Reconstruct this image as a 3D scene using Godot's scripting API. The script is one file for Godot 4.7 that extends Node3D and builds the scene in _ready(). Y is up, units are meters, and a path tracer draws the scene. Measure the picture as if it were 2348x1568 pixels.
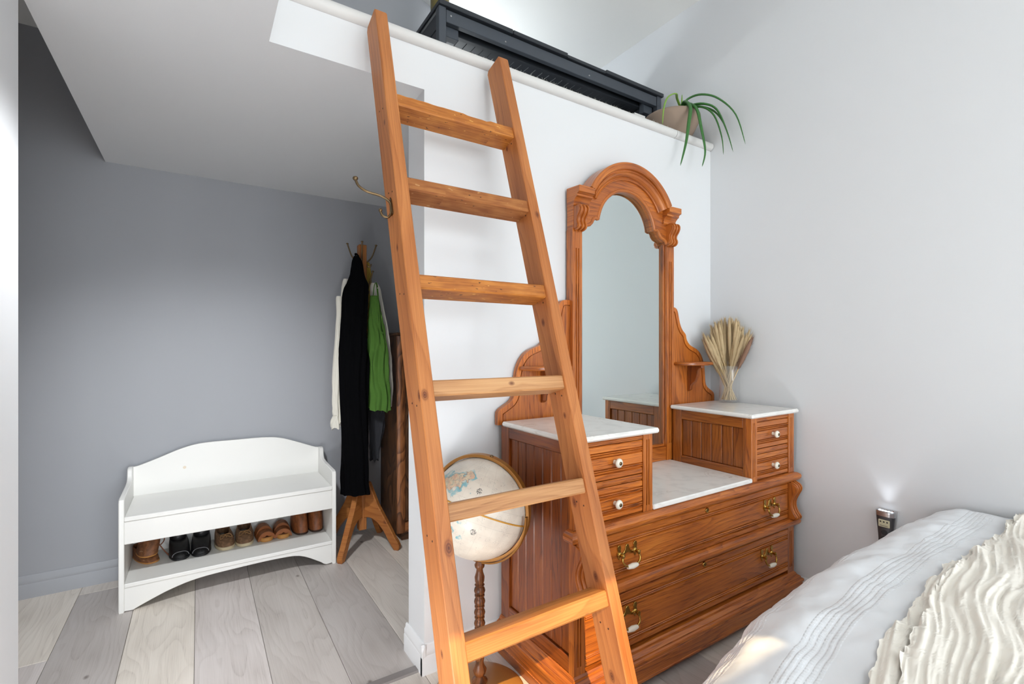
extends Node3D

var rng := RandomNumberGenerator.new()
var taken := {}
var M := {}
var uvo := Vector2.ZERO
var org := Vector3.ZERO
const RIGHT := Vector3(0.83836, 0, 0.54511)

func _ready() -> void:
	rng.seed = 7
	# ---- camera: level, lens shifted so that uprights stay upright
	var cam := Camera3D.new()
	cam.name = "camera"
	add_child(cam)
	cam.position = Vector3(0, 1.15, 1.59275)
	cam.rotation.y = -deg_to_rad(33.0322)
	cam.projection = Camera3D.PROJECTION_FRUSTUM
	cam.near = 0.05
	cam.far = 60.0
	cam.size = 2.0 * 0.05 * 784.0 / 1106.0
	cam.frustum_offset = Vector2(0, 0.05 * 11.0 / 1106.0)
	cam.current = true
	# ---- sky and exposure
	var env := Environment.new()
	env.background_mode = Environment.BG_SKY
	var sky := Sky.new()
	var sm := ProceduralSkyMaterial.new()
	sm.sky_top_color = Color(0.55, 0.68, 0.88)
	sm.sky_horizon_color = Color(0.86, 0.9, 0.95)
	sm.ground_bottom_color = Color(0.42, 0.42, 0.4)
	sm.ground_horizon_color = Color(0.7, 0.71, 0.7)
	sm.sky_energy_multiplier = 1.2
	sm.ground_energy_multiplier = 0.8
	sky.sky_material = sm
	env.sky = sky
	env.tonemap_mode = Environment.TONE_MAPPER_LINEAR
	env.tonemap_exposure = 1.22
	env.sdfgi_enabled = true
	env.ssao_enabled = true
	env.ssil_enabled = true
	var we := WorldEnvironment.new()
	we.name = "environment"
	we.environment = env
	add_child(we)
	# ---- sun, through an unseen roof window placed to light the ladder foot
	var sun := DirectionalLight3D.new()
	sun.name = "sun"
	sun.light_color = Color(1.0, 0.88, 0.68)
	sun.light_energy = 1.9
	sun.light_angular_distance = 0.4
	sun.shadow_enabled = true
	add_child(sun)
	sun.look_at_from_position(Vector3(0.08, 3.053, 3.25), Vector3(0.72, 0.45, 0.647))
	materials()
	more_materials()
	# ---- area lights at the unseen far window and roof window, placed to light the room
	area_lamp("unseen_window_light", Vector3(0.98, 1.25, 5.37), Vector3(0, 0, 0), Vector2(2.2, 1.9), 7.9)
	area_lamp("unseen_window_light", Vector3(0.105, 3.04, 3.42), Vector3(-90, 0, 0), Vector2(0.56, 0.45), 1.2)
	room()
	ladder()
	dresser()
	dresser_top()
	globe()
	shoe_bench()
	shoes()
	coat_rack()
	clothes()
	cabinet_and_rug()
	loft_things()
	bed_things()
	added_lamps()

# added fill lamp low by the left wall, out of view
func added_lantern(at: Vector3, energy: float) -> void:
	var t := thing("added_paper_lantern", "added round paper fill lamp by the left wall, below the picture", "added_lamp", at)
	org = Vector3.ZERO
	var st := S()
	lathe(st, [Vector2(0.0, 0.0), Vector2(0.09, 0.0), Vector2(0.09, 0.012), Vector2(0.02, 0.02), Vector2(0.012, 0.05), Vector2(0.0, 0.05)], 28)
	part("lamp_base", st, M["charcoal"], t)
	st = S()
	lathe(st, [Vector2(0.0, 0.05), Vector2(0.06, 0.053), Vector2(0.11, 0.1), Vector2(0.13, 0.2), Vector2(0.11, 0.3), Vector2(0.06, 0.347), Vector2(0.0, 0.35)], 28)
	part("lamp_shade", st, M["added_lamp_glow"], t)
	var l := OmniLight3D.new()
	l.name = "added_lantern_light"
	l.light_color = Color(0.99, 0.99, 1.0)
	l.light_energy = energy
	l.light_size = 0.1
	l.omni_range = 20.0
	l.omni_attenuation = 2.0
	l.shadow_enabled = true
	add_child(l)
	l.position = at + Vector3(0, 0.2, 0)

# added fill lamps out of view: low left, under the loft, behind the bench
func added_lamps() -> void:
	added_lantern(Vector3(-0.12, 0, 0.9), 0.36)
	var t := thing("added_spotlight", "added white spotlight under the loft, above the top of the picture, filling the alcove with light", "added_lamp", Vector3(-0.16, 2.056, 0.36))  # fill light added to brighten the alcove
	org = Vector3.ZERO
	var aim := Vector3(0.26, -1.75, -1.45).normalized()
	var st := S()
	lathe(st, [Vector2(0.0, -0.012), Vector2(0.05, -0.012), Vector2(0.055, -0.008), Vector2(0.055, 0.0), Vector2(0.0, 0.0)], 24)
	lathe(st, [Vector2(0.008, -0.06), Vector2(0.008, -0.01)], 12)
	part("base", st, M["trim_white"], t)
	var side := aim.cross(Vector3.RIGHT).normalized()
	var xf := Transform3D(Basis(side.cross(aim), -aim, side).orthonormalized(), Vector3(0, -0.075, 0))
	st = S()
	lathe(st, [Vector2(0.0, 0.035), Vector2(0.03, 0.035), Vector2(0.042, 0.01), Vector2(0.046, -0.04), Vector2(0.043, -0.04), Vector2(0.039, 0.0)], 24, xf)
	part("head", st, M["trim_white"], t)
	st = S()
	lathe(st, [Vector2(0.0395, -0.001), Vector2(0.0, 0.0)], 24, xf)
	part("bulb", st, M["added_lamp_glow"], t)
	var sp := SpotLight3D.new()
	sp.name = "added_spotlight_lamp"
	sp.light_color = Color(0.98, 0.99, 1.0)
	sp.light_energy = 2.1
	sp.light_size = 0.06
	sp.spot_angle = 42.0
	sp.spot_angle_attenuation = 0.9
	sp.spot_range = 12.0
	sp.spot_attenuation = 2.0
	sp.shadow_enabled = true
	add_child(sp)
	var head := Vector3(-0.16, 1.981, 0.36) + aim * 0.045
	sp.look_at_from_position(head, head + aim)
	t = thing("added_uplighter", "added low round fill light on the loft floor, hidden behind the charcoal bench", "added_lamp", Vector3(1.25, 2.232, -1.2))  # fill light added to brighten the loft ceiling
	org = Vector3.ZERO
	st = S()
	lathe(st, [Vector2(0.0, 0.0), Vector2(0.12, 0.0), Vector2(0.15, 0.05), Vector2(0.155, 0.06), Vector2(0.148, 0.06), Vector2(0.14, 0.05)], 28)
	part("bowl", st, M["charcoal"], t)
	st = S()
	lathe(st, [Vector2(0.141, 0.05), Vector2(0.0, 0.051)], 28)
	part("diffuser", st, M["added_lamp_glow"], t)
	area_lamp("added_uplighter_lamp", Vector3(1.25, 2.3, -1.2), Vector3(90, 0, 0), Vector2(0.25, 0.25), 0.8)  # upward fill of the added bowl, no daylight here

func area_lamp(called: String, at: Vector3, turn: Vector3, size: Vector2, energy: float) -> void:
	var l := AreaLight3D.new()
	l.name = called
	l.area_size = size
	l.area_normalize_energy = true
	l.light_energy = energy
	l.light_color = Color(0.955, 0.985, 1.0)
	l.area_range = 20.0
	l.area_attenuation = 2.0
	l.shadow_enabled = true
	add_child(l)
	l.position = at
	l.rotation_degrees = turn

# ------------------------------------------------------------------ naming
func numbered(called: String) -> String:
	var n: int = taken.get(called, 0)
	taken[called] = n + 1
	return called if n == 0 else "%s_%03d" % [called, n]

func thing(called: String, label: String, category: String, at := Vector3.ZERO, turn := 0.0, group := "") -> Node3D:
	var o := Node3D.new()
	o.name = numbered(called)
	add_child(o)
	o.position = at
	o.rotation.y = turn
	o.set_meta("label", label)
	o.set_meta("category", category)
	if group:
		o.set_meta("group", group)
	org = at if turn == 0.0 else Vector3.ZERO
	return o

func struct(called: String, label: String, st: SurfaceTool, m: Material, parent: Node = null) -> MeshInstance3D:
	var o := part(called if parent else numbered(called), st, m, parent if parent else self)
	if parent == null:
		o.set_meta("kind", "structure")
		o.set_meta("label", label)
		o.set_meta("category", called.get_slice("_", 0))
	return o

func part(called: String, st: SurfaceTool, m: Material, parent: Node) -> MeshInstance3D:
	var o := MeshInstance3D.new()
	o.name = called
	o.mesh = st.commit()
	o.material_override = m
	parent.add_child(o, true)
	return o

func S(jump := true) -> SurfaceTool:
	var st := SurfaceTool.new()
	st.begin(Mesh.PRIMITIVE_TRIANGLES)
	if jump:
		uvo = Vector2(rng.randf(), rng.randf())
	return st

# ------------------------------------------------------------------ geometry
func tri(st: SurfaceTool, a: Vector3, b: Vector3, c: Vector3, na: Vector3, nb: Vector3, nc: Vector3, ua: Vector2, ub: Vector2, uc: Vector2) -> void:
	var n := na + nb + nc
	if (b - a).cross(c - a).dot(n) > 0.0:
		var t := b; b = c; c = t
		t = nb; nb = nc; nc = t
		var u := ub; ub = uc; uc = u
	st.set_normal(na); st.set_uv(ua); st.add_vertex(a - org)
	st.set_normal(nb); st.set_uv(ub); st.add_vertex(b - org)
	st.set_normal(nc); st.set_uv(uc); st.add_vertex(c - org)

func uvp(p: Vector3, n: Vector3, g: int) -> Vector2:
	var a := n.abs()
	var r := Vector2.ZERO
	if g == 0:
		r = Vector2(p.z * 0.3, p.y) if a.x > maxf(a.y, a.z) else Vector2(p.x, p.y if a.z > a.y else p.z)
	elif g == 1:
		r = Vector2(p.x * 0.3, p.z) if a.y > maxf(a.x, a.z) else Vector2(p.y, p.x if a.z > a.x else p.z)
	else:
		r = Vector2(p.x * 0.3, p.y) if a.z > maxf(a.x, a.y) else Vector2(p.z, p.x if a.y > a.x else p.y)
	return r + uvo

func quad(st: SurfaceTool, a: Vector3, b: Vector3, c: Vector3, d: Vector3, n: Vector3, g := 0) -> void:
	tri(st, a, b, c, n, n, n, uvp(a, n, g), uvp(b, n, g), uvp(c, n, g))
	tri(st, a, c, d, n, n, n, uvp(a, n, g), uvp(c, n, g), uvp(d, n, g))

func box(st: SurfaceTool, a: Vector3, b: Vector3, bev := 0.002, g := 0) -> void:
	var lo := Vector3(minf(a.x, b.x), minf(a.y, b.y), minf(a.z, b.z))
	var hi := Vector3(maxf(a.x, b.x), maxf(a.y, b.y), maxf(a.z, b.z))
	var e := [lo, hi]
	var s := hi - lo
	var w := minf(bev, minf(s.x, minf(s.y, s.z)) * 0.45)
	var at := func(i: int, j: int, k: int, ax: int) -> Vector3:
		var r := Vector3(e[i].x, e[j].y, e[k].z)
		if ax != 0: r.x += w if i == 0 else -w
		if ax != 1: r.y += w if j == 0 else -w
		if ax != 2: r.z += w if k == 0 else -w
		return r
	for i in 2:
		var q := float(i * 2 - 1)
		quad(st, at.call(i, 0, 0, 0), at.call(i, 1, 0, 0), at.call(i, 1, 1, 0), at.call(i, 0, 1, 0), Vector3(q, 0, 0), g)
		quad(st, at.call(0, i, 0, 1), at.call(1, i, 0, 1), at.call(1, i, 1, 1), at.call(0, i, 1, 1), Vector3(0, q, 0), g)
		quad(st, at.call(0, 0, i, 2), at.call(1, 0, i, 2), at.call(1, 1, i, 2), at.call(0, 1, i, 2), Vector3(0, 0, q), g)
	if w <= 0.0:
		return
	var h := 0.70710678
	for i in 2:
		for j in 2:
			var p := float(i * 2 - 1) * h
			var q := float(j * 2 - 1) * h
			quad(st, at.call(i, j, 0, 0), at.call(i, j, 0, 1), at.call(i, j, 1, 1), at.call(i, j, 1, 0), Vector3(p, q, 0), g)
			quad(st, at.call(i, 0, j, 0), at.call(i, 0, j, 2), at.call(i, 1, j, 2), at.call(i, 1, j, 0), Vector3(p, 0, q), g)
			quad(st, at.call(0, i, j, 1), at.call(0, i, j, 2), at.call(1, i, j, 2), at.call(1, i, j, 1), Vector3(0, p, q), g)
			for k in 2:
				var n := Vector3(i * 2 - 1, j * 2 - 1, k * 2 - 1).normalized()
				var v0: Vector3 = at.call(i, j, k, 0)
				var v1: Vector3 = at.call(i, j, k, 1)
				var v2: Vector3 = at.call(i, j, k, 2)
				tri(st, v0, v1, v2, n, n, n, uvp(v0, n, g), uvp(v1, n, g), uvp(v2, n, g))

func m3(axis: int, p: Vector2, t: float) -> Vector3:
	if axis == 0:
		return Vector3(t, p.y, p.x)
	if axis == 1:
		return Vector3(p.x, t, p.y)
	return Vector3(p.x, p.y, t)

func area2(poly: PackedVector2Array) -> float:
	var s := 0.0
	for i in poly.size():
		s += poly[i].cross(poly[(i + 1) % poly.size()])
	return s

# a polygon pulled along an axis; 2D is (z, y) along x, (x, z) along y, (x, y) along z
func prism(st: SurfaceTool, poly_in: PackedVector2Array, axis: int, lo: float, hi: float, bev := 0.0, g := 0, soft := 40.0) -> void:
	var poly := poly_in.duplicate()
	if area2(poly) < 0.0:
		poly.reverse()
	var n := poly.size()
	var en := PackedVector2Array()
	for i in n:
		var d := (poly[(i + 1) % n] - poly[i]).normalized()
		en.append(Vector2(d.y, -d.x))
	var q := PackedVector2Array()
	for i in n:
		var a := en[(i - 1 + n) % n]
		var b := en[i]
		var m := a + b
		q.append(poly[i] - m / maxf(m.length_squared() * 0.5, 0.35) * bev)
	var idx := Geometry2D.triangulate_polygon(q)
	if idx.is_empty():
		q = poly
		idx = Geometry2D.triangulate_polygon(poly)
	var up := m3(axis, Vector2.ZERO, 1.0)
	for side in 2:
		var t := lo if side == 0 else hi
		var nn := up * (side * 2 - 1)
		for i in range(0, idx.size(), 3):
			var a := m3(axis, q[idx[i]], t)
			var b := m3(axis, q[idx[i + 1]], t)
			var c := m3(axis, q[idx[i + 2]], t)
			tri(st, a, b, c, nn, nn, nn, uvp(a, nn, g), uvp(b, nn, g), uvp(c, nn, g))
	var cs := cos(deg_to_rad(soft))
	for i in n:
		var j := (i + 1) % n
		var n0 := en[i]
		var n1 := en[i]
		if en[i].dot(en[(i - 1 + n) % n]) > cs:
			n0 = (en[i] + en[(i - 1 + n) % n]).normalized()
		if en[i].dot(en[j]) > cs:
			n1 = (en[i] + en[j]).normalized()
		var f0 := m3(axis, n0, 0.0)
		var f1 := m3(axis, n1, 0.0)
		var ef := m3(axis, en[i], 0.0)
		var a := m3(axis, poly[i], lo + bev)
		var b := m3(axis, poly[j], lo + bev)
		var c := m3(axis, poly[j], hi - bev)
		var d := m3(axis, poly[i], hi - bev)
		tri(st, a, b, c, f0, f1, f1, uvp(a, ef, g), uvp(b, ef, g), uvp(c, ef, g))
		tri(st, a, c, d, f0, f1, f0, uvp(a, ef, g), uvp(c, ef, g), uvp(d, ef, g))
		if bev > 0.0:
			for side in 2:
				var t := lo if side == 0 else hi
				var t2 := lo + bev if side == 0 else hi - bev
				var w0 := (f0 + up * (side * 2 - 1)).normalized()
				var w1 := (f1 + up * (side * 2 - 1)).normalized()
				a = m3(axis, poly[i], t2)
				b = m3(axis, poly[j], t2)
				c = m3(axis, q[j], t)
				d = m3(axis, q[i], t)
				tri(st, a, b, c, w0, w1, w1, uvp(a, ef, g), uvp(b, ef, g), uvp(c, ef, g))
				tri(st, a, c, d, w0, w1, w0, uvp(a, ef, g), uvp(c, ef, g), uvp(d, ef, g))

# a moulding profile [(out, y)] run round the left, front and right of a rectangle, mitred
func rect_loft(st: SurfaceTool, x0: float, x1: float, z0: float, z1: float, prof: Array) -> void:
	var n := prof.size()
	var ring := func(i: int) -> Array:
		var o: float = prof[i].x
		var y: float = prof[i].y
		return [Vector3(x0 - o, y, z0), Vector3(x0 - o, y, z1 + o), Vector3(x1 + o, y, z1 + o), Vector3(x1 + o, y, z0)]
	for i in n - 1:
		var a: Array = ring.call(i)
		var b: Array = ring.call(i + 1)
		var d: Vector2 = (prof[i + 1] - prof[i]).normalized()
		var o := d.y
		var yy := -d.x
		quad(st, a[0], a[1], b[1], b[0], Vector3(-o, yy, 0).normalized(), 2)
		quad(st, a[1], a[2], b[2], b[1], Vector3(0, yy, o).normalized(), 0)
		quad(st, a[2], a[3], b[3], b[2], Vector3(o, yy, 0).normalized(), 2)
		quad(st, a[0], b[0], b[3], a[3], Vector3(0, 0, -1), 0)
	var t: Array = ring.call(n - 1)
	quad(st, t[0], t[1], t[2], t[3], Vector3.UP, 0)
	t = ring.call(0)
	quad(st, t[0], t[1], t[2], t[3], Vector3.DOWN, 0)

func lathe(st: SurfaceTool, prof: Array, segs := 28, xf := Transform3D.IDENTITY) -> void:
	var n := prof.size()
	var sn := []
	for i in n - 1:
		var d: Vector2 = (prof[i + 1] - prof[i]).normalized()
		sn.append(Vector2(d.y, -d.x))
	for i in n - 1:
		var n0: Vector2 = sn[i]
		var n1: Vector2 = sn[i]
		if i > 0 and sn[i - 1].dot(sn[i]) > 0.6:
			n0 = (sn[i - 1] + sn[i]).normalized()
		if i < n - 2 and sn[i + 1].dot(sn[i]) > 0.6:
			n1 = (sn[i + 1] + sn[i]).normalized()
		var p: Vector2 = prof[i]
		var q: Vector2 = prof[i + 1]
		for k in segs:
			var a := TAU * k / segs
			var b := TAU * (k + 1) / segs
			var ca := Vector3(cos(a), 0, sin(a))
			var cb := Vector3(cos(b), 0, sin(b))
			var P := xf * (ca * p.x + Vector3(0, p.y, 0))
			var Q := xf * (cb * p.x + Vector3(0, p.y, 0))
			var R := xf * (cb * q.x + Vector3(0, q.y, 0))
			var T := xf * (ca * q.x + Vector3(0, q.y, 0))
			var na := (xf.basis * (ca * n0.x + Vector3(0, n0.y, 0))).normalized()
			var nb := (xf.basis * (cb * n0.x + Vector3(0, n0.y, 0))).normalized()
			var nc := (xf.basis * (cb * n1.x + Vector3(0, n1.y, 0))).normalized()
			var nd := (xf.basis * (ca * n1.x + Vector3(0, n1.y, 0))).normalized()
			var u0 := Vector2(p.y, a * 0.03) + uvo
			var u1 := Vector2(p.y, b * 0.03) + uvo
			var u2 := Vector2(q.y, b * 0.03) + uvo
			var u3 := Vector2(q.y, a * 0.03) + uvo
			if p.x > 1e-6:
				tri(st, P, Q, R, na, nb, nc, u0, u1, u2)
			if q.x > 1e-6:
				tri(st, P, R, T, na, nc, nd, u0, u2, u3)

# a skin over rows of points; smooth normals; sides wrap if closed
func skin(st: SurfaceTool, rows: Array, closed := true, out := 1.0, uvs := Vector2(1, 1), cap := false) -> void:
	var n := rows.size()
	var m: int = rows[0].size()
	var nor := []
	for i in n:
		var r := PackedVector3Array()
		for j in m:
			var du: Vector3 = rows[mini(i + 1, n - 1)][j] - rows[maxi(i - 1, 0)][j]
			var j1 := (j + 1) % m if closed else mini(j + 1, m - 1)
			var j0 := (j - 1 + m) % m if closed else maxi(j - 1, 0)
			var dv: Vector3 = rows[i][j1] - rows[i][j0]
			var v := du.cross(dv)
			r.append((v.normalized() if v.length() > 1e-12 else Vector3.UP) * out)
		nor.append(r)
	for i in n - 1:
		for j in (m if closed else m - 1):
			var k := (j + 1) % m
			var u0 := Vector2(float(i) / (n - 1), float(j) / m) * uvs
			var u1 := Vector2(float(i) / (n - 1), float(j + 1) / m) * uvs
			var u2 := Vector2(float(i + 1) / (n - 1), float(j + 1) / m) * uvs
			var u3 := Vector2(float(i + 1) / (n - 1), float(j) / m) * uvs
			tri(st, rows[i][j], rows[i][k], rows[i + 1][k], nor[i][j], nor[i][k], nor[i + 1][k], u0, u1, u2)
			tri(st, rows[i][j], rows[i + 1][k], rows[i + 1][j], nor[i][j], nor[i + 1][k], nor[i + 1][j], u0, u2, u3)
	if cap:
		for e in 2:
			var row: PackedVector3Array = rows[0] if e == 0 else rows[n - 1]
			var nxt: PackedVector3Array = rows[1] if e == 0 else rows[n - 2]
			var c := Vector3.ZERO
			var c2 := Vector3.ZERO
			for j in m:
				c += row[j] / m
				c2 += nxt[j] / m
			var d := (c - c2).normalized()
			for j in m:
				tri(st, row[j], row[(j + 1) % m], c, d, d, d, Vector2.ZERO, Vector2(0.01, 0), Vector2(0, 0.01))

func tube(st: SurfaceTool, pts: Array, rad, sides := 10, flat := 1.0, hint := Vector3.UP) -> void:
	var rows := []
	var n := pts.size()
	var side := Vector3.ZERO
	for i in n:
		var d: Vector3 = (pts[mini(i + 1, n - 1)] - pts[maxi(i - 1, 0)]).normalized()
		if side == Vector3.ZERO:
			side = d.cross(hint)
			if side.length() < 0.05:
				side = d.cross(Vector3(0.3, 0.1, 1.0))
		side = (side - d * side.dot(d)).normalized()
		var up := side.cross(d)
		var r: float = rad[i] if rad is Array else rad
		var row := PackedVector3Array()
		for k in sides:
			var a := TAU * k / sides
			row.append(pts[i] + side * cos(a) * r + up * sin(a) * r * flat)
		rows.append(row)
	skin(st, rows, true, 1.0, Vector2(float(n) * 0.02, 0.1), true)

func curve(pts: Array, n: int) -> Array:
	# Catmull-Rom through the points
	var out := []
	var m := pts.size()
	for i in n:
		var t := float(i) / (n - 1) * (m - 1)
		var k := mini(int(t), m - 2)
		var f := t - k
		var p0 = pts[maxi(k - 1, 0)]
		var p1 = pts[k]
		var p2 = pts[k + 1]
		var p3 = pts[mini(k + 2, m - 1)]
		out.append(0.5 * (2.0 * p1 + (p2 - p0) * f + (2.0 * p0 - 5.0 * p1 + 4.0 * p2 - p3) * f * f + (3.0 * p1 - p0 - 3.0 * p2 + p3) * f * f * f))
	return out

func v2(list: Array) -> PackedVector2Array:
	var p := PackedVector2Array()
	for i in range(0, list.size(), 2):
		p.append(Vector2(list[i], list[i + 1]))
	return p

func ball(st: SurfaceTool, c: Vector3, r: Vector3, segs := 14) -> void:
	var prof := []
	for i in segs / 2 + 1:
		var a := PI * i / (segs / 2) - PI / 2
		prof.append(Vector2(maxf(cos(a), 0.0), sin(a)))
	lathe(st, prof, segs, Transform3D(Basis.from_scale(r), c))

# ------------------------------------------------------------------ textures
func picture(w: int, h: int, f: Callable) -> ImageTexture:
	var d := PackedByteArray()
	d.resize(w * h * 3)
	var k := 0
	for y in h:
		for x in w:
			var c: Color = f.call(float(x) / w, float(y) / h)
			d[k] = int(clampf(c.r, 0, 1) * 255.0)
			d[k + 1] = int(clampf(c.g, 0, 1) * 255.0)
			d[k + 2] = int(clampf(c.b, 0, 1) * 255.0)
			k += 3
	return ImageTexture.create_from_image(Image.create_from_data(w, h, false, Image.FORMAT_RGB8, d))

func noise(s: int, octaves := 1) -> FastNoiseLite:
	var n := FastNoiseLite.new()
	n.seed = s
	n.noise_type = FastNoiseLite.TYPE_SIMPLEX_SMOOTH
	n.frequency = 1.0
	n.fractal_type = FastNoiseLite.FRACTAL_FBM if octaves > 1 else FastNoiseLite.FRACTAL_NONE
	n.fractal_octaves = octaves
	return n

func ramp(t: float, cols: Array) -> Color:
	t = clampf(t, 0.0, 0.999) * (cols.size() - 1)
	var i := int(t)
	return cols[i].lerp(cols[i + 1], t - i)

# wood: u runs along the grain (lu metres), v across (lv metres)
func wood(w: int, h: int, lu: float, lv: float, sd: int, rings: float, warp: float, contrast: float, pore: float, cols: Array, knots: Array, knot_color: Color) -> ImageTexture:
	var a := noise(sd)
	var b := noise(sd + 1)
	var c := noise(sd + 2)
	var core := func(u: float, v: float) -> float:
		var ph := v * rings + warp * a.get_noise_2d(u * 1.1, v * 5.0) + warp * 0.35 * b.get_noise_2d(u * 3.1, v * 14.0)
		for kn in knots:
			var dx: float = (u - kn.x) * 0.4
			var dy: float = v - kn.y
			ph += (1.6 * rings * kn.z) * exp(-(dx * dx + dy * dy) / (2.2 * kn.z * kn.z))
		var s := ph - floorf(ph)
		var g := pow(s, 2.2) if s < 0.88 else (1.0 - s) / 0.12
		var fine := b.get_noise_2d(u * 3.5, v * 260.0)
		var blot := c.get_noise_2d(u * 2.3, v * 6.0)
		var p := c.get_noise_2d(u * 11.0, v * 560.0)
		var t := 0.62 - contrast * g + 0.13 * fine + 0.16 * blot
		if p > 0.28:
			t -= pore * (0.35 + g) * (p - 0.28) * 2.2
		return t
	return picture(w, h, func(x: float, y: float) -> Color:
		var u := x * lu
		var v := y * lv
		var t: float = core.call(u, v)
		if y > 0.9:
			t = lerpf(t, core.call(u, v - lv), (y - 0.9) / 0.1)
		if x > 0.9:
			t = lerpf(t, core.call(u - lu, v), (x - 0.9) / 0.1)
		var col := ramp(t, cols)
		for kn in knots:
			var dx: float = (u - kn.x) * 0.62
			var dy: float = v - kn.y
			var q: float = sqrt(dx * dx + dy * dy) / kn.z
			if q < 1.3:
				col = col.lerp(knot_color, clampf(1.25 - q, 0.0, 1.0) * (0.75 + 0.25 * sin(q * 16.0)))
		return col)

func mat(called: String, col: Color, rough: float, tex: Texture2D = null, su := 1.0, sv := 1.0, metal := 0.0) -> StandardMaterial3D:
	var m := StandardMaterial3D.new()
	m.resource_name = called
	m.albedo_color = col
	m.roughness = rough
	m.metallic = metal
	if tex:
		m.albedo_texture = tex
		m.uv1_scale = Vector3(su, sv, 1)
	M[called] = m
	return m

func tint(from: String, called: String, col: Color, rough := -1.0) -> StandardMaterial3D:
	var m: StandardMaterial3D = M[from].duplicate()
	m.resource_name = called
	m.albedo_color = col
	if rough >= 0.0:
		m.roughness = rough
	M[called] = m
	return m

func bumpy(m: StandardMaterial3D, tex: Texture2D, cm: float) -> void:
	m.heightmap_enabled = true
	m.heightmap_texture = tex
	m.heightmap_scale = cm

func rgb(r: int, g: int, b: int) -> Color:
	return Color(r / 255.0, g / 255.0, b / 255.0)

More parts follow.
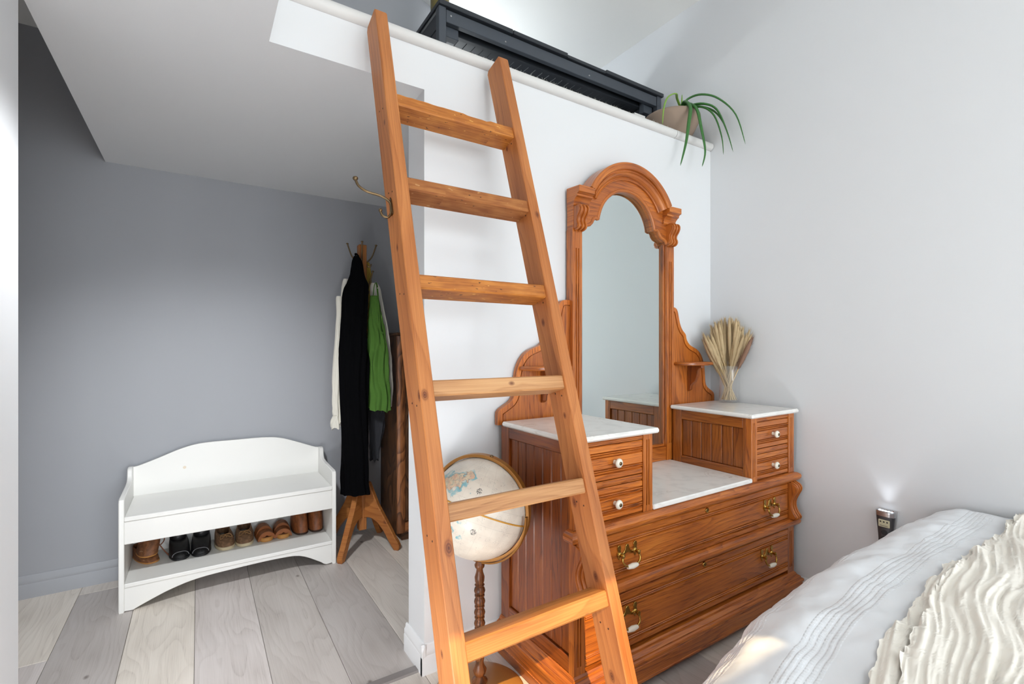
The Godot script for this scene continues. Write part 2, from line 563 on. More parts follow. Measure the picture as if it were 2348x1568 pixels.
func materials() -> void:
	# room
	mat("wall_paint", rgb(229, 231, 233), 0.62)
	var pg := mat("added_lamp_glow", rgb(250, 248, 240), 0.9)  # glow shared by the added fill lamps
	pg.emission_enabled = true
	pg.emission = Color(1.0, 0.97, 0.92)
	pg.emission_energy_multiplier = 1.5
	mat("wall_grey", rgb(164, 166, 171), 0.62)
	mat("ceiling_paint", rgb(238, 238, 235), 0.8)
	mat("trim_white", rgb(236, 237, 238), 0.4)
	mat("trim_grey", rgb(164, 166, 171), 0.5)
	mat("dark_gap", rgb(70, 66, 62), 0.9)
	var fl := wood(1024, 512, 1.3, 0.68, 11, 20.0, 2.1, 0.24, 0.14, [rgb(172, 164, 158), rgb(206, 200, 194), rgb(221, 216, 211), rgb(230, 226, 222)], [Vector3(0.3, 0.1, 0.008), Vector3(0.82, 0.31, 0.01), Vector3(0.5, 0.55, 0.008)], rgb(120, 110, 102))
	for i in 5:
		var k: float = [1.0, 0.93, 1.06, 0.88, 1.0][i]
		mat("plank%d" % i, Color(k * 1.0, k * 0.985, k * [0.97, 0.98, 0.96, 0.985, 0.99][i]), 0.42, fl, 1.0 / 1.3, 1.0 / 0.68)
	# oak of the dresser
	var oak := wood(1024, 1024, 1.3, 0.6, 21, 42.0, 2.0, 0.26, 0.5, [rgb(92, 42, 13), rgb(158, 82, 29), rgb(198, 113, 42), rgb(220, 144, 66)], [], Color.BLACK)
	mat("oak", Color(1, 1, 1), 0.33, oak, 1.0 / 1.3, 1.0 / 0.6)
	tint("oak", "oak_shaded", Color(0.76, 0.70, 0.66))  # darker oak copy for side and recesses; shade put into the tint
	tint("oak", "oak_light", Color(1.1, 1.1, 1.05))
	tint("oak", "oak_inner_shaded", Color(0.84, 0.82, 0.74))  # inner box sides tinted darker; their shade is put into the colour
	for n in ["oak", "oak_shaded", "oak_light", "oak_inner_shaded"]:
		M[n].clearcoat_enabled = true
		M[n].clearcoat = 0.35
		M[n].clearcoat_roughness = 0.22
	mat("groove", rgb(58, 26, 11), 0.6)
	# dark oak of the cabinet
	var wal := wood(512, 256, 1.3, 0.5, 31, 18.0, 3.2, 0.5, 0.5, [rgb(38, 22, 12), rgb(72, 46, 28), rgb(104, 70, 43), rgb(134, 94, 60)], [], Color.BLACK)
	mat("walnut", Color(1, 1, 1), 0.4, wal, 1.0 / 1.3, 1.0 / 0.5)
	tint("walnut", "walnut_light", Color(1.5, 1.4, 1.3))
	# fir of the ladder
	var fir := wood(2048, 256, 2.4, 0.3, 41, 26.0, 1.3, 0.25, 0.1, [rgb(128, 80, 44), rgb(176, 122, 76), rgb(204, 152, 102), rgb(220, 174, 124)],
		[Vector3(0.72, 0.076, 0.012), Vector3(1.08, 0.062, 0.009), Vector3(1.5, 0.03, 0.007), Vector3(0.5, 0.02, 0.006), Vector3(1.9, 0.04, 0.006), Vector3(1.66, 0.205, 0.008), Vector3(1.3, 0.15, 0.008), Vector3(1.0, 0.165, 0.006), Vector3(0.75, 0.13, 0.009), Vector3(0.55, 0.16, 0.009), Vector3(0.3, 0.145, 0.01), Vector3(0.22, 0.205, 0.007), Vector3(1.95, 0.14, 0.006)], rgb(92, 48, 26))
	var wa := noise(43, 3)
	var wb := noise(44, 2)
	var worn_tex := picture(1024, 256, func(x: float, y: float) -> Color:
		# scuffed timber: stained fibres, pale chips and dark nicks
		var u := x * 0.6
		var v := y * 0.15
		var g := wb.get_noise_2d(u * 6.0, v * 130.0)
		var s := wa.get_noise_2d(u * 9.0, v * 22.0)
		var col := ramp(0.52 + 0.22 * g + 0.3 * s, [rgb(118, 72, 38), rgb(168, 112, 62), rgb(200, 146, 90), rgb(216, 170, 114)])
		var chip := wa.get_noise_2d(u * 22.0 + 9.0, v * 40.0)
		if chip > 0.56:
			col = col.lerp(rgb(226, 196, 150), clampf((chip - 0.56) * 9.0, 0.0, 0.8))
		elif chip < -0.6:
			col = col.lerp(rgb(78, 50, 32), clampf((-0.6 - chip) * 10.0, 0.0, 0.8))
		return col)
	mat("fir", Color(1, 1, 1), 0.5, fir, 1.0 / 2.4, 1.0 / 0.3)
	tint("fir", "fir_rail", Color(0.98, 0.84, 0.70))
	mat("fir_worn", Color(0.86, 0.76, 0.66), 0.7, worn_tex, 1.0 / 0.6, 1.0 / 0.15)
	tint("fir_worn", "fir_gold", Color(0.98, 0.85, 0.6), 0.5)
	tint("fir", "fir_pale", Color(0.95, 0.86, 0.7), 0.55)
	tint("fir", "coat_rack_wood", Color(0.86, 0.74, 0.56), 0.5)
	# marble
	var mv := noise(51, 4)
	var mw := noise(52, 2)
	var marble_tex := picture(512, 512, func(x: float, y: float) -> Color:
		var q := mw.get_noise_2d(x * 3.0, y * 3.0)
		var v := absf(mv.get_noise_2d(x * 5.0 + q * 1.5, y * 7.0 + q))
		var k := clampf(1.0 - v * 13.0, 0.0, 1.0) * clampf(q * 1.8 - 0.25, 0.0, 1.0)
		var base := rgb(247, 245, 240).lerp(rgb(176, 166, 152), k * 0.7)
		return base.lerp(rgb(222, 220, 216), clampf(mw.get_noise_2d(x * 9.0, y * 9.0), 0, 1) * 0.6))
	mat("marble", Color(1, 1, 1), 0.16, marble_tex, 1.4, 1.4)
	# others
	mat("white_paint", rgb(236, 235, 231), 0.38)
	mat("brass", rgb(186, 150, 78), 0.24, null, 1, 1, 1.0)
	mat("old_brass", rgb(120, 100, 74), 0.36, null, 1, 1, 1.0)
	mat("porcelain", rgb(240, 234, 218), 0.15)
	mat("mirror", rgb(216, 226, 225), 0.0, null, 1, 1, 1.0)
	mat("gold_ring", rgb(158, 108, 48), 0.38, null, 1, 1, 0.45)
	mat("black_cloth", rgb(9, 9, 11), 1.0)
	M["black_cloth"].metallic_specular = 0.15
	mat("grey_cloth", rgb(44, 45, 50), 0.95)
	mat("green_cloth", rgb(74, 116, 40), 0.9)
	mat("white_cloth", rgb(226, 222, 210), 0.9)
	mat("yellow_cloth", rgb(158, 132, 54), 0.9)
	mat("charcoal", rgb(50, 54, 60), 0.5)
	mat("charcoal_light", rgb(74, 80, 88), 0.5)
	mat("carpet", rgb(120, 122, 128), 1.0)
	mat("leaf", rgb(58, 112, 52), 0.42)
	mat("leaf_pale", rgb(134, 176, 74), 0.45)
	mat("pot_clay", rgb(158, 138, 122), 0.85)
	mat("plume", rgb(206, 182, 142), 0.95)
	mat("plume_dark", rgb(150, 116, 96), 0.95)
	mat("straw", rgb(216, 188, 138), 0.8)
	var g := mat("glass", Color(0.95, 0.98, 0.98, 0.06), 0.02)
	g.transparency = BaseMaterial3D.TRANSPARENCY_ALPHA
	mat("soil", rgb(60, 46, 36), 1.0)

# ------------------------------------------------------------------ the room
func slab(called: String, label: String, a: Vector3, b: Vector3, m: String, bev := 0.0) -> MeshInstance3D:
	org = Vector3.ZERO
	var st := S()
	box(st, a, b, bev)
	return struct(called, label, st, M[m])

func window(called: String, label: String, a: Vector2, b: Vector2, d: float, side: bool, lights: int) -> void:
	# a and b: (along the wall, height)
	org = Vector3.ZERO
	var w := 0.03
	var st := S()
	var bars := [[a.x, a.y, b.x, a.y + w], [a.x, b.y - w, b.x, b.y], [a.x, a.y + w, a.x + w, b.y - w], [b.x - w, a.y + w, b.x, b.y - w]]
	if lights == 2:
		bars.append([(a.x + b.x) / 2 - w / 2, a.y + w, (a.x + b.x) / 2 + w / 2, b.y - w])
	for q in bars:
		var p := Vector3(q[0], q[1], d - 0.02)
		var r := Vector3(q[2], q[3], d + 0.02)
		if side:
			p = Vector3(p.z, p.y, p.x)
			r = Vector3(r.z, r.y, r.x)
		box(st, p, r, 0.004)
	var win := struct(called, label, st, M["trim_white"])
	st = S()
	var p := Vector3(a.x + w, a.y + w, d - 0.002)
	var r := Vector3(b.x - w, b.y - w, d + 0.002)
	if side:
		p = Vector3(p.z, p.y, p.x)
		r = Vector3(r.z, r.y, r.x)
	box(st, p, r, 0.0)
	part("pane", st, M["glass"], win)

func baseboard(called: String, label: String, poly: PackedVector2Array, axis: int, lo: float, hi: float, m: String) -> void:
	org = Vector3.ZERO
	var st := S()
	prism(st, poly, axis, lo, hi)
	struct(called, label, st, M[m])

func bb_profile(back: float, dir: float) -> PackedVector2Array:
	var p := PackedVector2Array()
	for q in [[0.0, 0.0], [0.014, 0.0], [0.014, 0.062], [0.0115, 0.066], [0.0125, 0.072], [0.0125, 0.082], [0.008, 0.088], [0.007, 0.098], [0.003, 0.103], [0.0, 0.103]]:
		p.append(Vector2(back + dir * q[0], q[1]))
	return p

func room() -> void:
	var R := 2.308
	# floor: a dark bed below, every plank a piece of its own
	var fl := slab("floor", "pale grey wood plank floor of the bedroom and alcove", Vector3(-1.5, -0.12, -1.6), Vector3(2.45, -0.012, 5.6), "dark_gap")
	var meshes := {}
	for k in range(-5, 13):
		var x0 := -0.465 + 0.2262 * k
		if x0 > R or x0 + 0.2262 < -1.42:
			continue
		for half in 2:
			var lo := -1.48 if half == 0 else -0.018
			var hi := -0.052 if half == 0 else 5.42
			var cuts := [lo]
			var first := lo + rng.randf_range(0.3, 1.2) if half == 1 else hi + 1.0
			if half == 0 and k == -1: first = -0.82
			if half == 0 and k == 0: first = -1.372
			if half == 1 and k == 4: first = 0.9
			if half == 1: first = maxf(first, lo + 0.75)
			while first < hi - 0.1:
				cuts.append(first)
				first += 1.22
			cuts.append(hi)
			for i in cuts.size() - 1:
				var st := S()
				box(st, Vector3(x0 + 0.0006, -0.012, cuts[i] + 0.0006), Vector3(minf(x0 + 0.2256, 2.32), 0.0, cuts[i + 1] - 0.0006), 0.0016, 2)
				part("plank", st, M["plank%d" % (absi(k * 7 + i * 3 + half * 2) % 5)], fl)
	# walls
	slab("wall_partition", "white painted wall under the loft, behind the dresser", Vector3(0.667, 0, -0.15), Vector3(R + 0.1, 2.2, 0), "wall_paint")
	slab("wall_back", "grey painted wall at the back of the alcove", Vector3(-1.5, 0, -1.572), Vector3(R + 0.1, 3.15, -1.472), "wall_grey")
	slab("wall_right", "pale blue-grey wall to the right of the dresser", Vector3(R, 0, -1.572), Vector3(R + 0.1, 3.15, 5.5), "wall_paint")
	slab("wall_left", "white wall end at the left edge of the view", Vector3(-0.482, 0, -0.114), Vector3(-0.382, 3.15, 5.5), "wall_paint", 0.003)
	slab("wall_hall", "far wall of the dark hall left of the alcove", Vector3(-1.5, 0, -1.5), Vector3(-1.4, 3.15, 1.1), "wall_grey")
	slab("wall_hall", "near end wall of the hall", Vector3(-1.5, 0, 1.0), Vector3(-0.4, 3.15, 1.1), "wall_grey")
	slab("ceiling", "white ceiling above the loft", Vector3(-0.5, 3.053, -1.6), Vector3(R + 0.1, 3.15, 3.15), "ceiling_paint")
	slab("ceiling", "white ceiling beyond the unseen roof window", Vector3(-0.5, 3.053, 3.7), Vector3(R + 0.1, 3.15, 5.5), "ceiling_paint")
	slab("ceiling", "white ceiling left of the unseen roof window", Vector3(-0.5, 3.053, 3.15), Vector3(-0.24, 3.15, 3.7), "ceiling_paint")
	slab("ceiling", "white ceiling right of the unseen roof window", Vector3(0.45, 3.053, 3.15), Vector3(R + 0.1, 3.15, 3.7), "ceiling_paint")
	slab("ceiling", "cream ceiling of the hall, seen past the loft edge", Vector3(-1.5, 2.624, -1.5), Vector3(-0.382, 2.72, 1.1), "ceiling_paint")
	# loft slab: soffit over the alcove and the white fascia
	var st := S()
	prism(st, v2([-0.382, -1.48, 0.667, -1.48, R + 0.05, -1.48, R + 0.05, -0.15, 0.667, -0.15, 0.667, 0.0, 0.176, 0.0, 0.176, 0.5, -0.382, 0.5]), 1, 2.056, 2.2)
	struct("ceiling", "smooth grey-white soffit under the loft with its white front edge", st, M["wall_paint"])
	slab("wall_loft", "wall along the left side of the loft", Vector3(-0.382, 2.2, -1.48), Vector3(-0.3, 3.06, 0.5), "wall_grey")
	st = S()
	prism(st, v2([-0.31, -0.27, 1.12, -0.933, 1.12, -1.48, -0.31, -1.48]), 1, 2.2, 3.06)
	struct("wall_loft", "blue-grey angled wall at the back of the loft", st, M["wall_grey"])
	slab("floor", "carpeted floor of the loft", Vector3(-0.3, 2.2, -1.475), Vector3(R, 2.232, -0.024), "carpet")
	# unseen wall behind the camera; its window is placed to light the room
	for q in [[-0.5, 0.0, -0.2, 3.15, "left of the window"], [2.16, 0.0, R + 0.1, 3.15, "right of the window"], [-0.2, 0.0, 2.16, 0.1, "under the window"], [-0.2, 2.3, 2.16, 3.15, "above the window"]]:
		slab("wall_front", "unseen far wall behind the camera, " + q[4], Vector3(q[0], q[1], 5.4), Vector3(q[2], q[3], 5.5), "wall_paint")
	window("window_1", "wide white unseen window behind the camera, placed to light the room", Vector2(-0.2, 0.1), Vector2(2.16, 2.3), 5.45, false, 2)
	org = Vector3.ZERO
	st = S()
	for q in [[-0.24, 3.15, 0.45, 3.19], [-0.24, 3.66, 0.45, 3.7], [-0.24, 3.19, -0.2, 3.66], [0.41, 3.19, 0.45, 3.66]]:
		box(st, Vector3(q[0], 3.06, q[1]), Vector3(q[2], 3.14, q[3]), 0.004)
	var roof := struct("window_2", "small unseen roof window behind the camera, placed to let the sun onto the ladder foot", st, M["trim_white"])  # out of view, placed so the sun reaches the ladder foot
	st = S()
	box(st, Vector3(-0.2, 3.1, 3.19), Vector3(0.41, 3.104, 3.66), 0.0)
	part("pane", st, M["glass"], roof)
	# wooden nosing along the loft edge, in two lengths
	for q in [[0.178, 2.008], [2.012, R - 0.003]]:
		st = S()
		var pr := PackedVector2Array([Vector2(-0.03, 2.2005)])
		for i in 9:
			var a := -PI / 2 + PI * i / 8.0
			pr.append(Vector2(0.004 + cos(a) * 0.019, 2.2205 + sin(a) * 0.02))
		pr.append(Vector2(-0.03, 2.2405))
		prism(st, pr, 0, q[0], q[1], 0.002)
		struct("trim_1", "white-washed wooden nosing along the loft edge", st, M["nosing"])
	# carpet hairs caught on the nosing
	st = S()
	for i in 260:
		var x := rng.randf_range(0.85, 2.0)
		var p := Vector3(x, 2.238, rng.randf_range(-0.012, 0.004))
		var q := p + Vector3(rng.randf_range(-0.012, 0.012), rng.randf_range(0.004, 0.016), rng.randf_range(-0.008, 0.008))
		tube(st, [p, (p + q) * 0.5 + Vector3(0, 0.004, 0), q], [0.0006, 0.0005, 0.0003], 4)
	var hair := part("carpet_hairs", st, M["white_cloth"], self)
	hair.set_meta("kind", "stuff")
	hair.set_meta("label", "fine white carpet hairs along the loft edge under the charcoal bench")
	hair.set_meta("category", "fluff")
	# floor transition strip at the alcove
	st = S()
	prism(st, v2([-0.054, 0.0, -0.05, 0.006, -0.02, 0.006, -0.016, 0.0]), 0, -0.37, 0.66)
	struct("trim_2", "grey transition strip in the floor at the alcove", st, M["strip"])
	# baseboards
	baseboard("baseboard_back", "grey painted baseboard of the alcove", bb_profile(-1.472, 1.0), 0, -1.4, R, "trim_grey")
	baseboard("baseboard_partition", "white baseboard behind the globe", bb_profile(0.0, 1.0), 0, 0.653, R - 0.002, "trim_white")
	var side := PackedVector2Array()
	for p in bb_profile(0.0, 1.0):
		side.append(Vector2(0.667 - p.x, p.y))
	baseboard("baseboard_pillar", "white baseboard round the end of the partition", side, 2, -0.164, 0.0138, "trim_white")
	side = PackedVector2Array()
	for p in bb_profile(0.0, 1.0):
		side.append(Vector2(R - p.x, p.y))
	baseboard("baseboard_right", "white baseboard of the right wall", side, 2, 0.013, 5.4, "trim_white")

# ------------------------------------------------------------------ ladder
func ladder() -> void:
	var t := thing("ladder", "wooden ladder with six worn rungs leaning on the loft edge", "ladder", Vector3(0.75, 0, 0.8))
	org = Vector3.ZERO
	var phi := atan2(0.685, 2.2)
	t.rotation.x = -phi
	# own axes: y up along the rails, z out of the front; 0 is the front face at the floor
	var dx := -0.75
	var top := 2.306
	var rail := func(called: String, x0: float, x1: float, lean: float, cut: float) -> void:
		var st := S(false)
		uvo = Vector2(0.0, cut)
		prism(st, v2([0.0, 0.0, -0.09, 0.028, -0.09, top - 0.012, -0.08, top, -0.006, top - 0.004, 0.0, top - 0.014]), 0, -(x1 - x0) / 2, (x1 - x0) / 2, 0.0025, 1)
		var p := part(called, st, M["fir_rail"], t)
		p.position = Vector3((x0 + x1) / 2 + dx, 0, 0)
		p.rotation.z = lean
		# nail holes in the outer face
		st = S()
		for s in [0.43, 0.75, 1.07, 1.37, 1.68, 1.96]:
			for e in 2:
				var y: float = s - 0.01 + e * 0.012
				var z: float = -0.03 - e * 0.028
				lathe(st, [Vector2(0, 0.0006), Vector2(0.0022, 0.0006), Vector2(0.0028, 0.0)], 8, Transform3D(Basis(Vector3(0, 0, 1), PI / 2), Vector3(-(x1 - x0) / 2, y, z)))
		part("nail_holes", st, M["groove"], p).set_meta("kind", "stuff")
	rail.call("rail", 0.456, 0.4945, 0.0, 0.07)
	rail.call("rail", 0.9285, 0.967, 0.0105, 0.2)
	var tops := [0.518, 0.816, 1.119, 1.412, 1.714, 2.001]
	var mats := ["fir_pale", "fir", "fir", "fir_gold", "fir_worn", "fir_gold"]
	for i in 6:
		var s: float = tops[i]
		var x0 := 0.4945 - 0.003 + dx
		var x1 := 0.9285 - 0.0105 * s + 0.003 + dx
		var st := S()
		if i == 5:
			# top rung: chewed upper edge
			var p := PackedVector2Array([Vector2(x0, s - 0.042), Vector2(x1, s - 0.042)])
			for k in 25:
				var f := 1.0 - k / 24.0
				var dip := rng.randf_range(0.0, 0.0022)
				if f > 0.55 and f < 0.78: dip += 0.004
				p.append(Vector2(lerpf(x0, x1, f), s - dip))
			prism(st, p, 2, -0.083, -0.008, 0.003, 0)
		else:
			box(st, Vector3(x0, s - 0.042, -0.083), Vector3(x1, s, -0.008), 0.004, 0)
		part("rung", st, M[mats[i]], t)
	# coat hook screwed to the outer face of the near rail
	var st := S()
	var x := 0.456 + dx - 0.0015
	var r := 1.625
	tube(st, curve([Vector3(x - 0.001, r, -0.045), Vector3(x - 0.004, r + 0.02, -0.045), Vector3(x - 0.026, r + 0.035, -0.046), Vector3(x - 0.063, r + 0.043, -0.048), Vector3(x - 0.085, r + 0.058, -0.05), Vector3(x - 0.092, r + 0.078, -0.051)], 26), 0.0036, 8, 1.0)
	ball(st, Vector3(x - 0.092, r + 0.081, -0.051), Vector3(0.0075, 0.006, 0.0075), 12)
	tube(st, curve([Vector3(x - 0.001, r + 0.003, -0.045), Vector3(x - 0.004, r - 0.017, -0.045), Vector3(x - 0.014, r - 0.03, -0.046), Vector3(x - 0.028, r - 0.025, -0.047), Vector3(x - 0.032, r - 0.012, -0.047)], 18), 0.0036, 8, 1.0)
	ball(st, Vector3(x - 0.032, r - 0.01, -0.047), Vector3(0.0055, 0.0055, 0.0055), 10)
	var hook := part("coat_hook", st, M["old_brass"], t)
	hook.set_meta("label", "old brass coat hook on the outer side of the rail")
	st = S()
	prism(st, v2([-0.052, r - 0.02, -0.038, r - 0.02, -0.036, r, -0.039, r + 0.025, -0.045, r + 0.035, -0.051, r + 0.025, -0.054, r]), 0, x - 0.002, x + 0.0015, 0.0)
	part("plate", st, M["old_brass"], hook)

# ------------------------------------------------------------------ dresser
const DX0 := 0.967
const DX1 := 2.267
const DZ := 0.454

# a flat post with stopped flutes on its front
func fluted(st: SurfaceTool, x0: float, x1: float, y0: float, y1: float, z0: float, z1: float, stop: float, flutes := 2) -> void:
	var w := x1 - x0
	var pr := PackedVector2Array([Vector2(x0, z0), Vector2(x1, z0), Vector2(x1, z1)])
	for i in flutes:
		var c := x1 - w * (0.5 + (i - (flutes - 1) * 0.5) * 0.24)
		var h := w * 0.055
		pr.append(Vector2(c + h, z1))
		pr.append(Vector2(c + h * 0.5, z1 - 0.006))
		pr.append(Vector2(c - h * 0.5, z1 - 0.006))
		pr.append(Vector2(c - h, z1))
	pr.append(Vector2(x0, z1))
	prism(st, pr, 1, y0 + stop, y1 - stop, 0.0, 1, 5.0)
	box(st, Vector3(x0, y0, z0), Vector3(x1, y0 + stop, z1), 0.0, 1)
	box(st, Vector3(x0, y1 - stop, z0), Vector3(x1, y1, z1), 0.0, 1)

# framed side of beaded boards facing -x (or +x), between z0 and z1
func boarded(t: Node3D, x: float, th: float, y0: float, y1: float, z0: float, z1: float, n: int, low: float, high: float, back: float, front: float, m: String, face := -1.0) -> void:
	var xa := x
	var xb := x - face * th
	for q in [[z0, z0 + back], [z1 - front, z1]]:
		if q[1] - q[0] < 0.001:
			continue
		var st := S()
		box(st, Vector3(xa, y0, q[0]), Vector3(xb, y1, q[1]), 0.0015, 1)
		part("stile", st, M[m], t)
	for q in [[y0, y0 + low], [y1 - high, y1]]:
		var st := S()
		box(st, Vector3(xa, q[0], z0 + back), Vector3(xb, q[1], z1 - front), 0.0025, 2)
		part("side_rail", st, M[m], t)
	var za := z0 + back
	var zb := z1 - front
	var xi := x - face * 0.009
	for i in n:
		var st := S()
		var a := lerpf(za, zb, float(i) / n)
		var b := lerpf(za, zb, float(i + 1) / n)
		box(st, Vector3(xi, y0 + low, a + 0.0007), Vector3(xi - face * 0.012, y1 - high, b - 0.0007), 0.0032, 1)
		part("board", st, M[m], t)

func drawer_front(t: Node3D, x0: float, x1: float, y0: float, y1: float, z: float, cuts: Array, m: String) -> MeshInstance3D:
	# profile (z, y) with pairs of beads at the cut heights
	var pr := PackedVector2Array([Vector2(z - 0.03, y0), Vector2(z - 0.003, y0), Vector2(z, y0 + 0.003)])
	for c in cuts:
		var y: float = y0 + (y1 - y0) * c[0]
		var s: float = c[1]
		for q in [[0.0, 0.0], [0.12, -0.007], [0.2, -0.007], [0.3, 0.0], [0.4, 0.002], [0.48, 0.0], [0.52, -0.005], [0.6, 0.0], [0.68, 0.002], [0.78, 0.0], [0.88, -0.007], [0.95, -0.007], [1.0, 0.0]]:
			pr.append(Vector2(z + q[1], y + s * q[0]))
	pr.append(Vector2(z, y1 - 0.003))
	pr.append(Vector2(z - 0.003, y1))
	pr.append(Vector2(z - 0.03, y1))
	var st := S()
	prism(st, pr, 0, x0, x1, 0.0015, 0, 20.0)
	return part("drawer", st, M[m], t)

func knob(d: Node3D, x: float, y: float, z: float) -> void:
	var xf := Transform3D(Basis(Vector3(1, 0, 0), PI / 2), Vector3(x, y, z))
	var st := S()
	lathe(st, [Vector2(0.0075, 0.0), Vector2(0.007, 0.004), Vector2(0.0055, 0.01), Vector2(0.008, 0.013), Vector2(0.0125, 0.014), Vector2(0.0155, 0.018), Vector2(0.015, 0.022), Vector2(0.011, 0.026), Vector2(0.0056, 0.027)], 24, xf)
	var k := part("knob", st, M["porcelain"], d)
	st = S()
	lathe(st, [Vector2(0.0062, 0.026), Vector2(0.006, 0.028), Vector2(0.0045, 0.029), Vector2(0.0, 0.0295)], 14, xf)
	part("knob_screw", st, M["old_brass"], k)

func pull(d: Node3D, x: float, y: float, z: float) -> void:
	# bat-wing plate, bail and porcelain grip
	var half := [0.0, 0.027, 0.005, 0.025, 0.009, 0.019, 0.0105, 0.011, 0.016, 0.003, 0.022, 0.0, 0.029, 0.004, 0.031, 0.012, 0.028, 0.02, 0.032, 0.028, 0.039, 0.03, 0.045, 0.026, 0.0465, 0.018, 0.0435, 0.011, 0.047, 0.003, 0.046, -0.007, 0.041, -0.013, 0.037, -0.02, 0.033, -0.013, 0.028, -0.009, 0.02, -0.008, 0.011, -0.005]
	var p := PackedVector2Array()
	for i in range(0, half.size(), 2):
		p.append(Vector2(x + half[i], y + half[i + 1]))
	p.append(Vector2(x, y - 0.001))
	for i in range(half.size() - 2, 0, -2):
		p.append(Vector2(x - half[i], y + half[i + 1]))
	var st := S()
	prism(st, p, 2, z - 0.001, z + 0.003, 0.0008)
	for s in [-1.0, 1.0]:
		lathe(st, [Vector2(0.009, 0.002), Vector2(0.008, 0.005), Vector2(0.005, 0.007), Vector2(0.005, 0.014), Vector2(0.0075, 0.016), Vector2(0.0075, 0.021), Vector2(0.0, 0.024)], 14, Transform3D(Basis(Vector3(1, 0, 0), PI / 2), Vector3(x + s * 0.036, y - 0.001, z)))
	var h := part("handle", st, M["brass"], d)
	st = S()
	var pts := curve([Vector3(x - 0.036, y, z + 0.016), Vector3(x - 0.04, y - 0.014, z + 0.02), Vector3(x - 0.034, y - 0.028, z + 0.024), Vector3(x - 0.018, y - 0.035, z + 0.026), Vector3(x, y - 0.037, z + 0.026), Vector3(x + 0.018, y - 0.035, z + 0.026), Vector3(x + 0.034, y - 0.028, z + 0.024), Vector3(x + 0.04, y - 0.014, z + 0.02), Vector3(x + 0.036, y, z + 0.016)], 34)
	tube(st, pts, 0.0036, 9)
	part("bail", st, M["brass"], h)
	st = S()
	var prof := [Vector2(0.0, -0.023), Vector2(0.0058, -0.023), Vector2(0.0072, -0.018), Vector2(0.0095, 0.0), Vector2(0.0072, 0.018), Vector2(0.0058, 0.023), Vector2(0.0, 0.023)]
	lathe(st, prof, 18, Transform3D(Basis(Vector3(0, 0, 1), PI / 2), Vector3(x, y - 0.037, z + 0.026)))
	part("grip", st, M["porcelain"], h)

func keyhole(d: Node3D, x: float, y: float, z: float) -> void:
	var st := S()
	lathe(st, [Vector2(0.0105, -0.004), Vector2(0.0105, 0.001), Vector2(0.0085, 0.0032), Vector2(0.0062, 0.0022), Vector2(0.0, 0.0018)], 20, Transform3D(Basis(Vector3(1, 0, 0), PI / 2), Vector3(x, y, z)))
	var k := part("escutcheon", st, M["brass"], d)
	st = S()
	box(st, Vector3(x - 0.0016, y - 0.005, z), Vector3(x + 0.0016, y + 0.005, z + 0.0026), 0.0005)
	part("keyhole", st, M["groove"], k)

# scrolled corbel with three rounded lobes; path runs (z, y) down the front
func corbel(t: Node3D, x0: float, x1: float, path: Array, zback: float, lobes: int, m: String) -> void:
	var pts := curve(path, 22)
	var pr := PackedVector2Array([Vector2(zback, pts[0].y)])
	for p in pts:
		pr.append(p)
	pr.append(Vector2(zback, pts[pts.size() - 1].y))
	var st := S()
	prism(st, pr, 0, x0, x1, 0.001, 1)
	var w := (x1 - x0) / lobes
	for i in lobes:
		var line := []
		for p in pts:
			line.append(Vector3(x0 + w * (i + 0.5), p.y, p.x))
		tube(st, line, w * 0.46, 8, 0.55, Vector3(1, 0, 0.001))
	part("corbel", st, M[m], t)

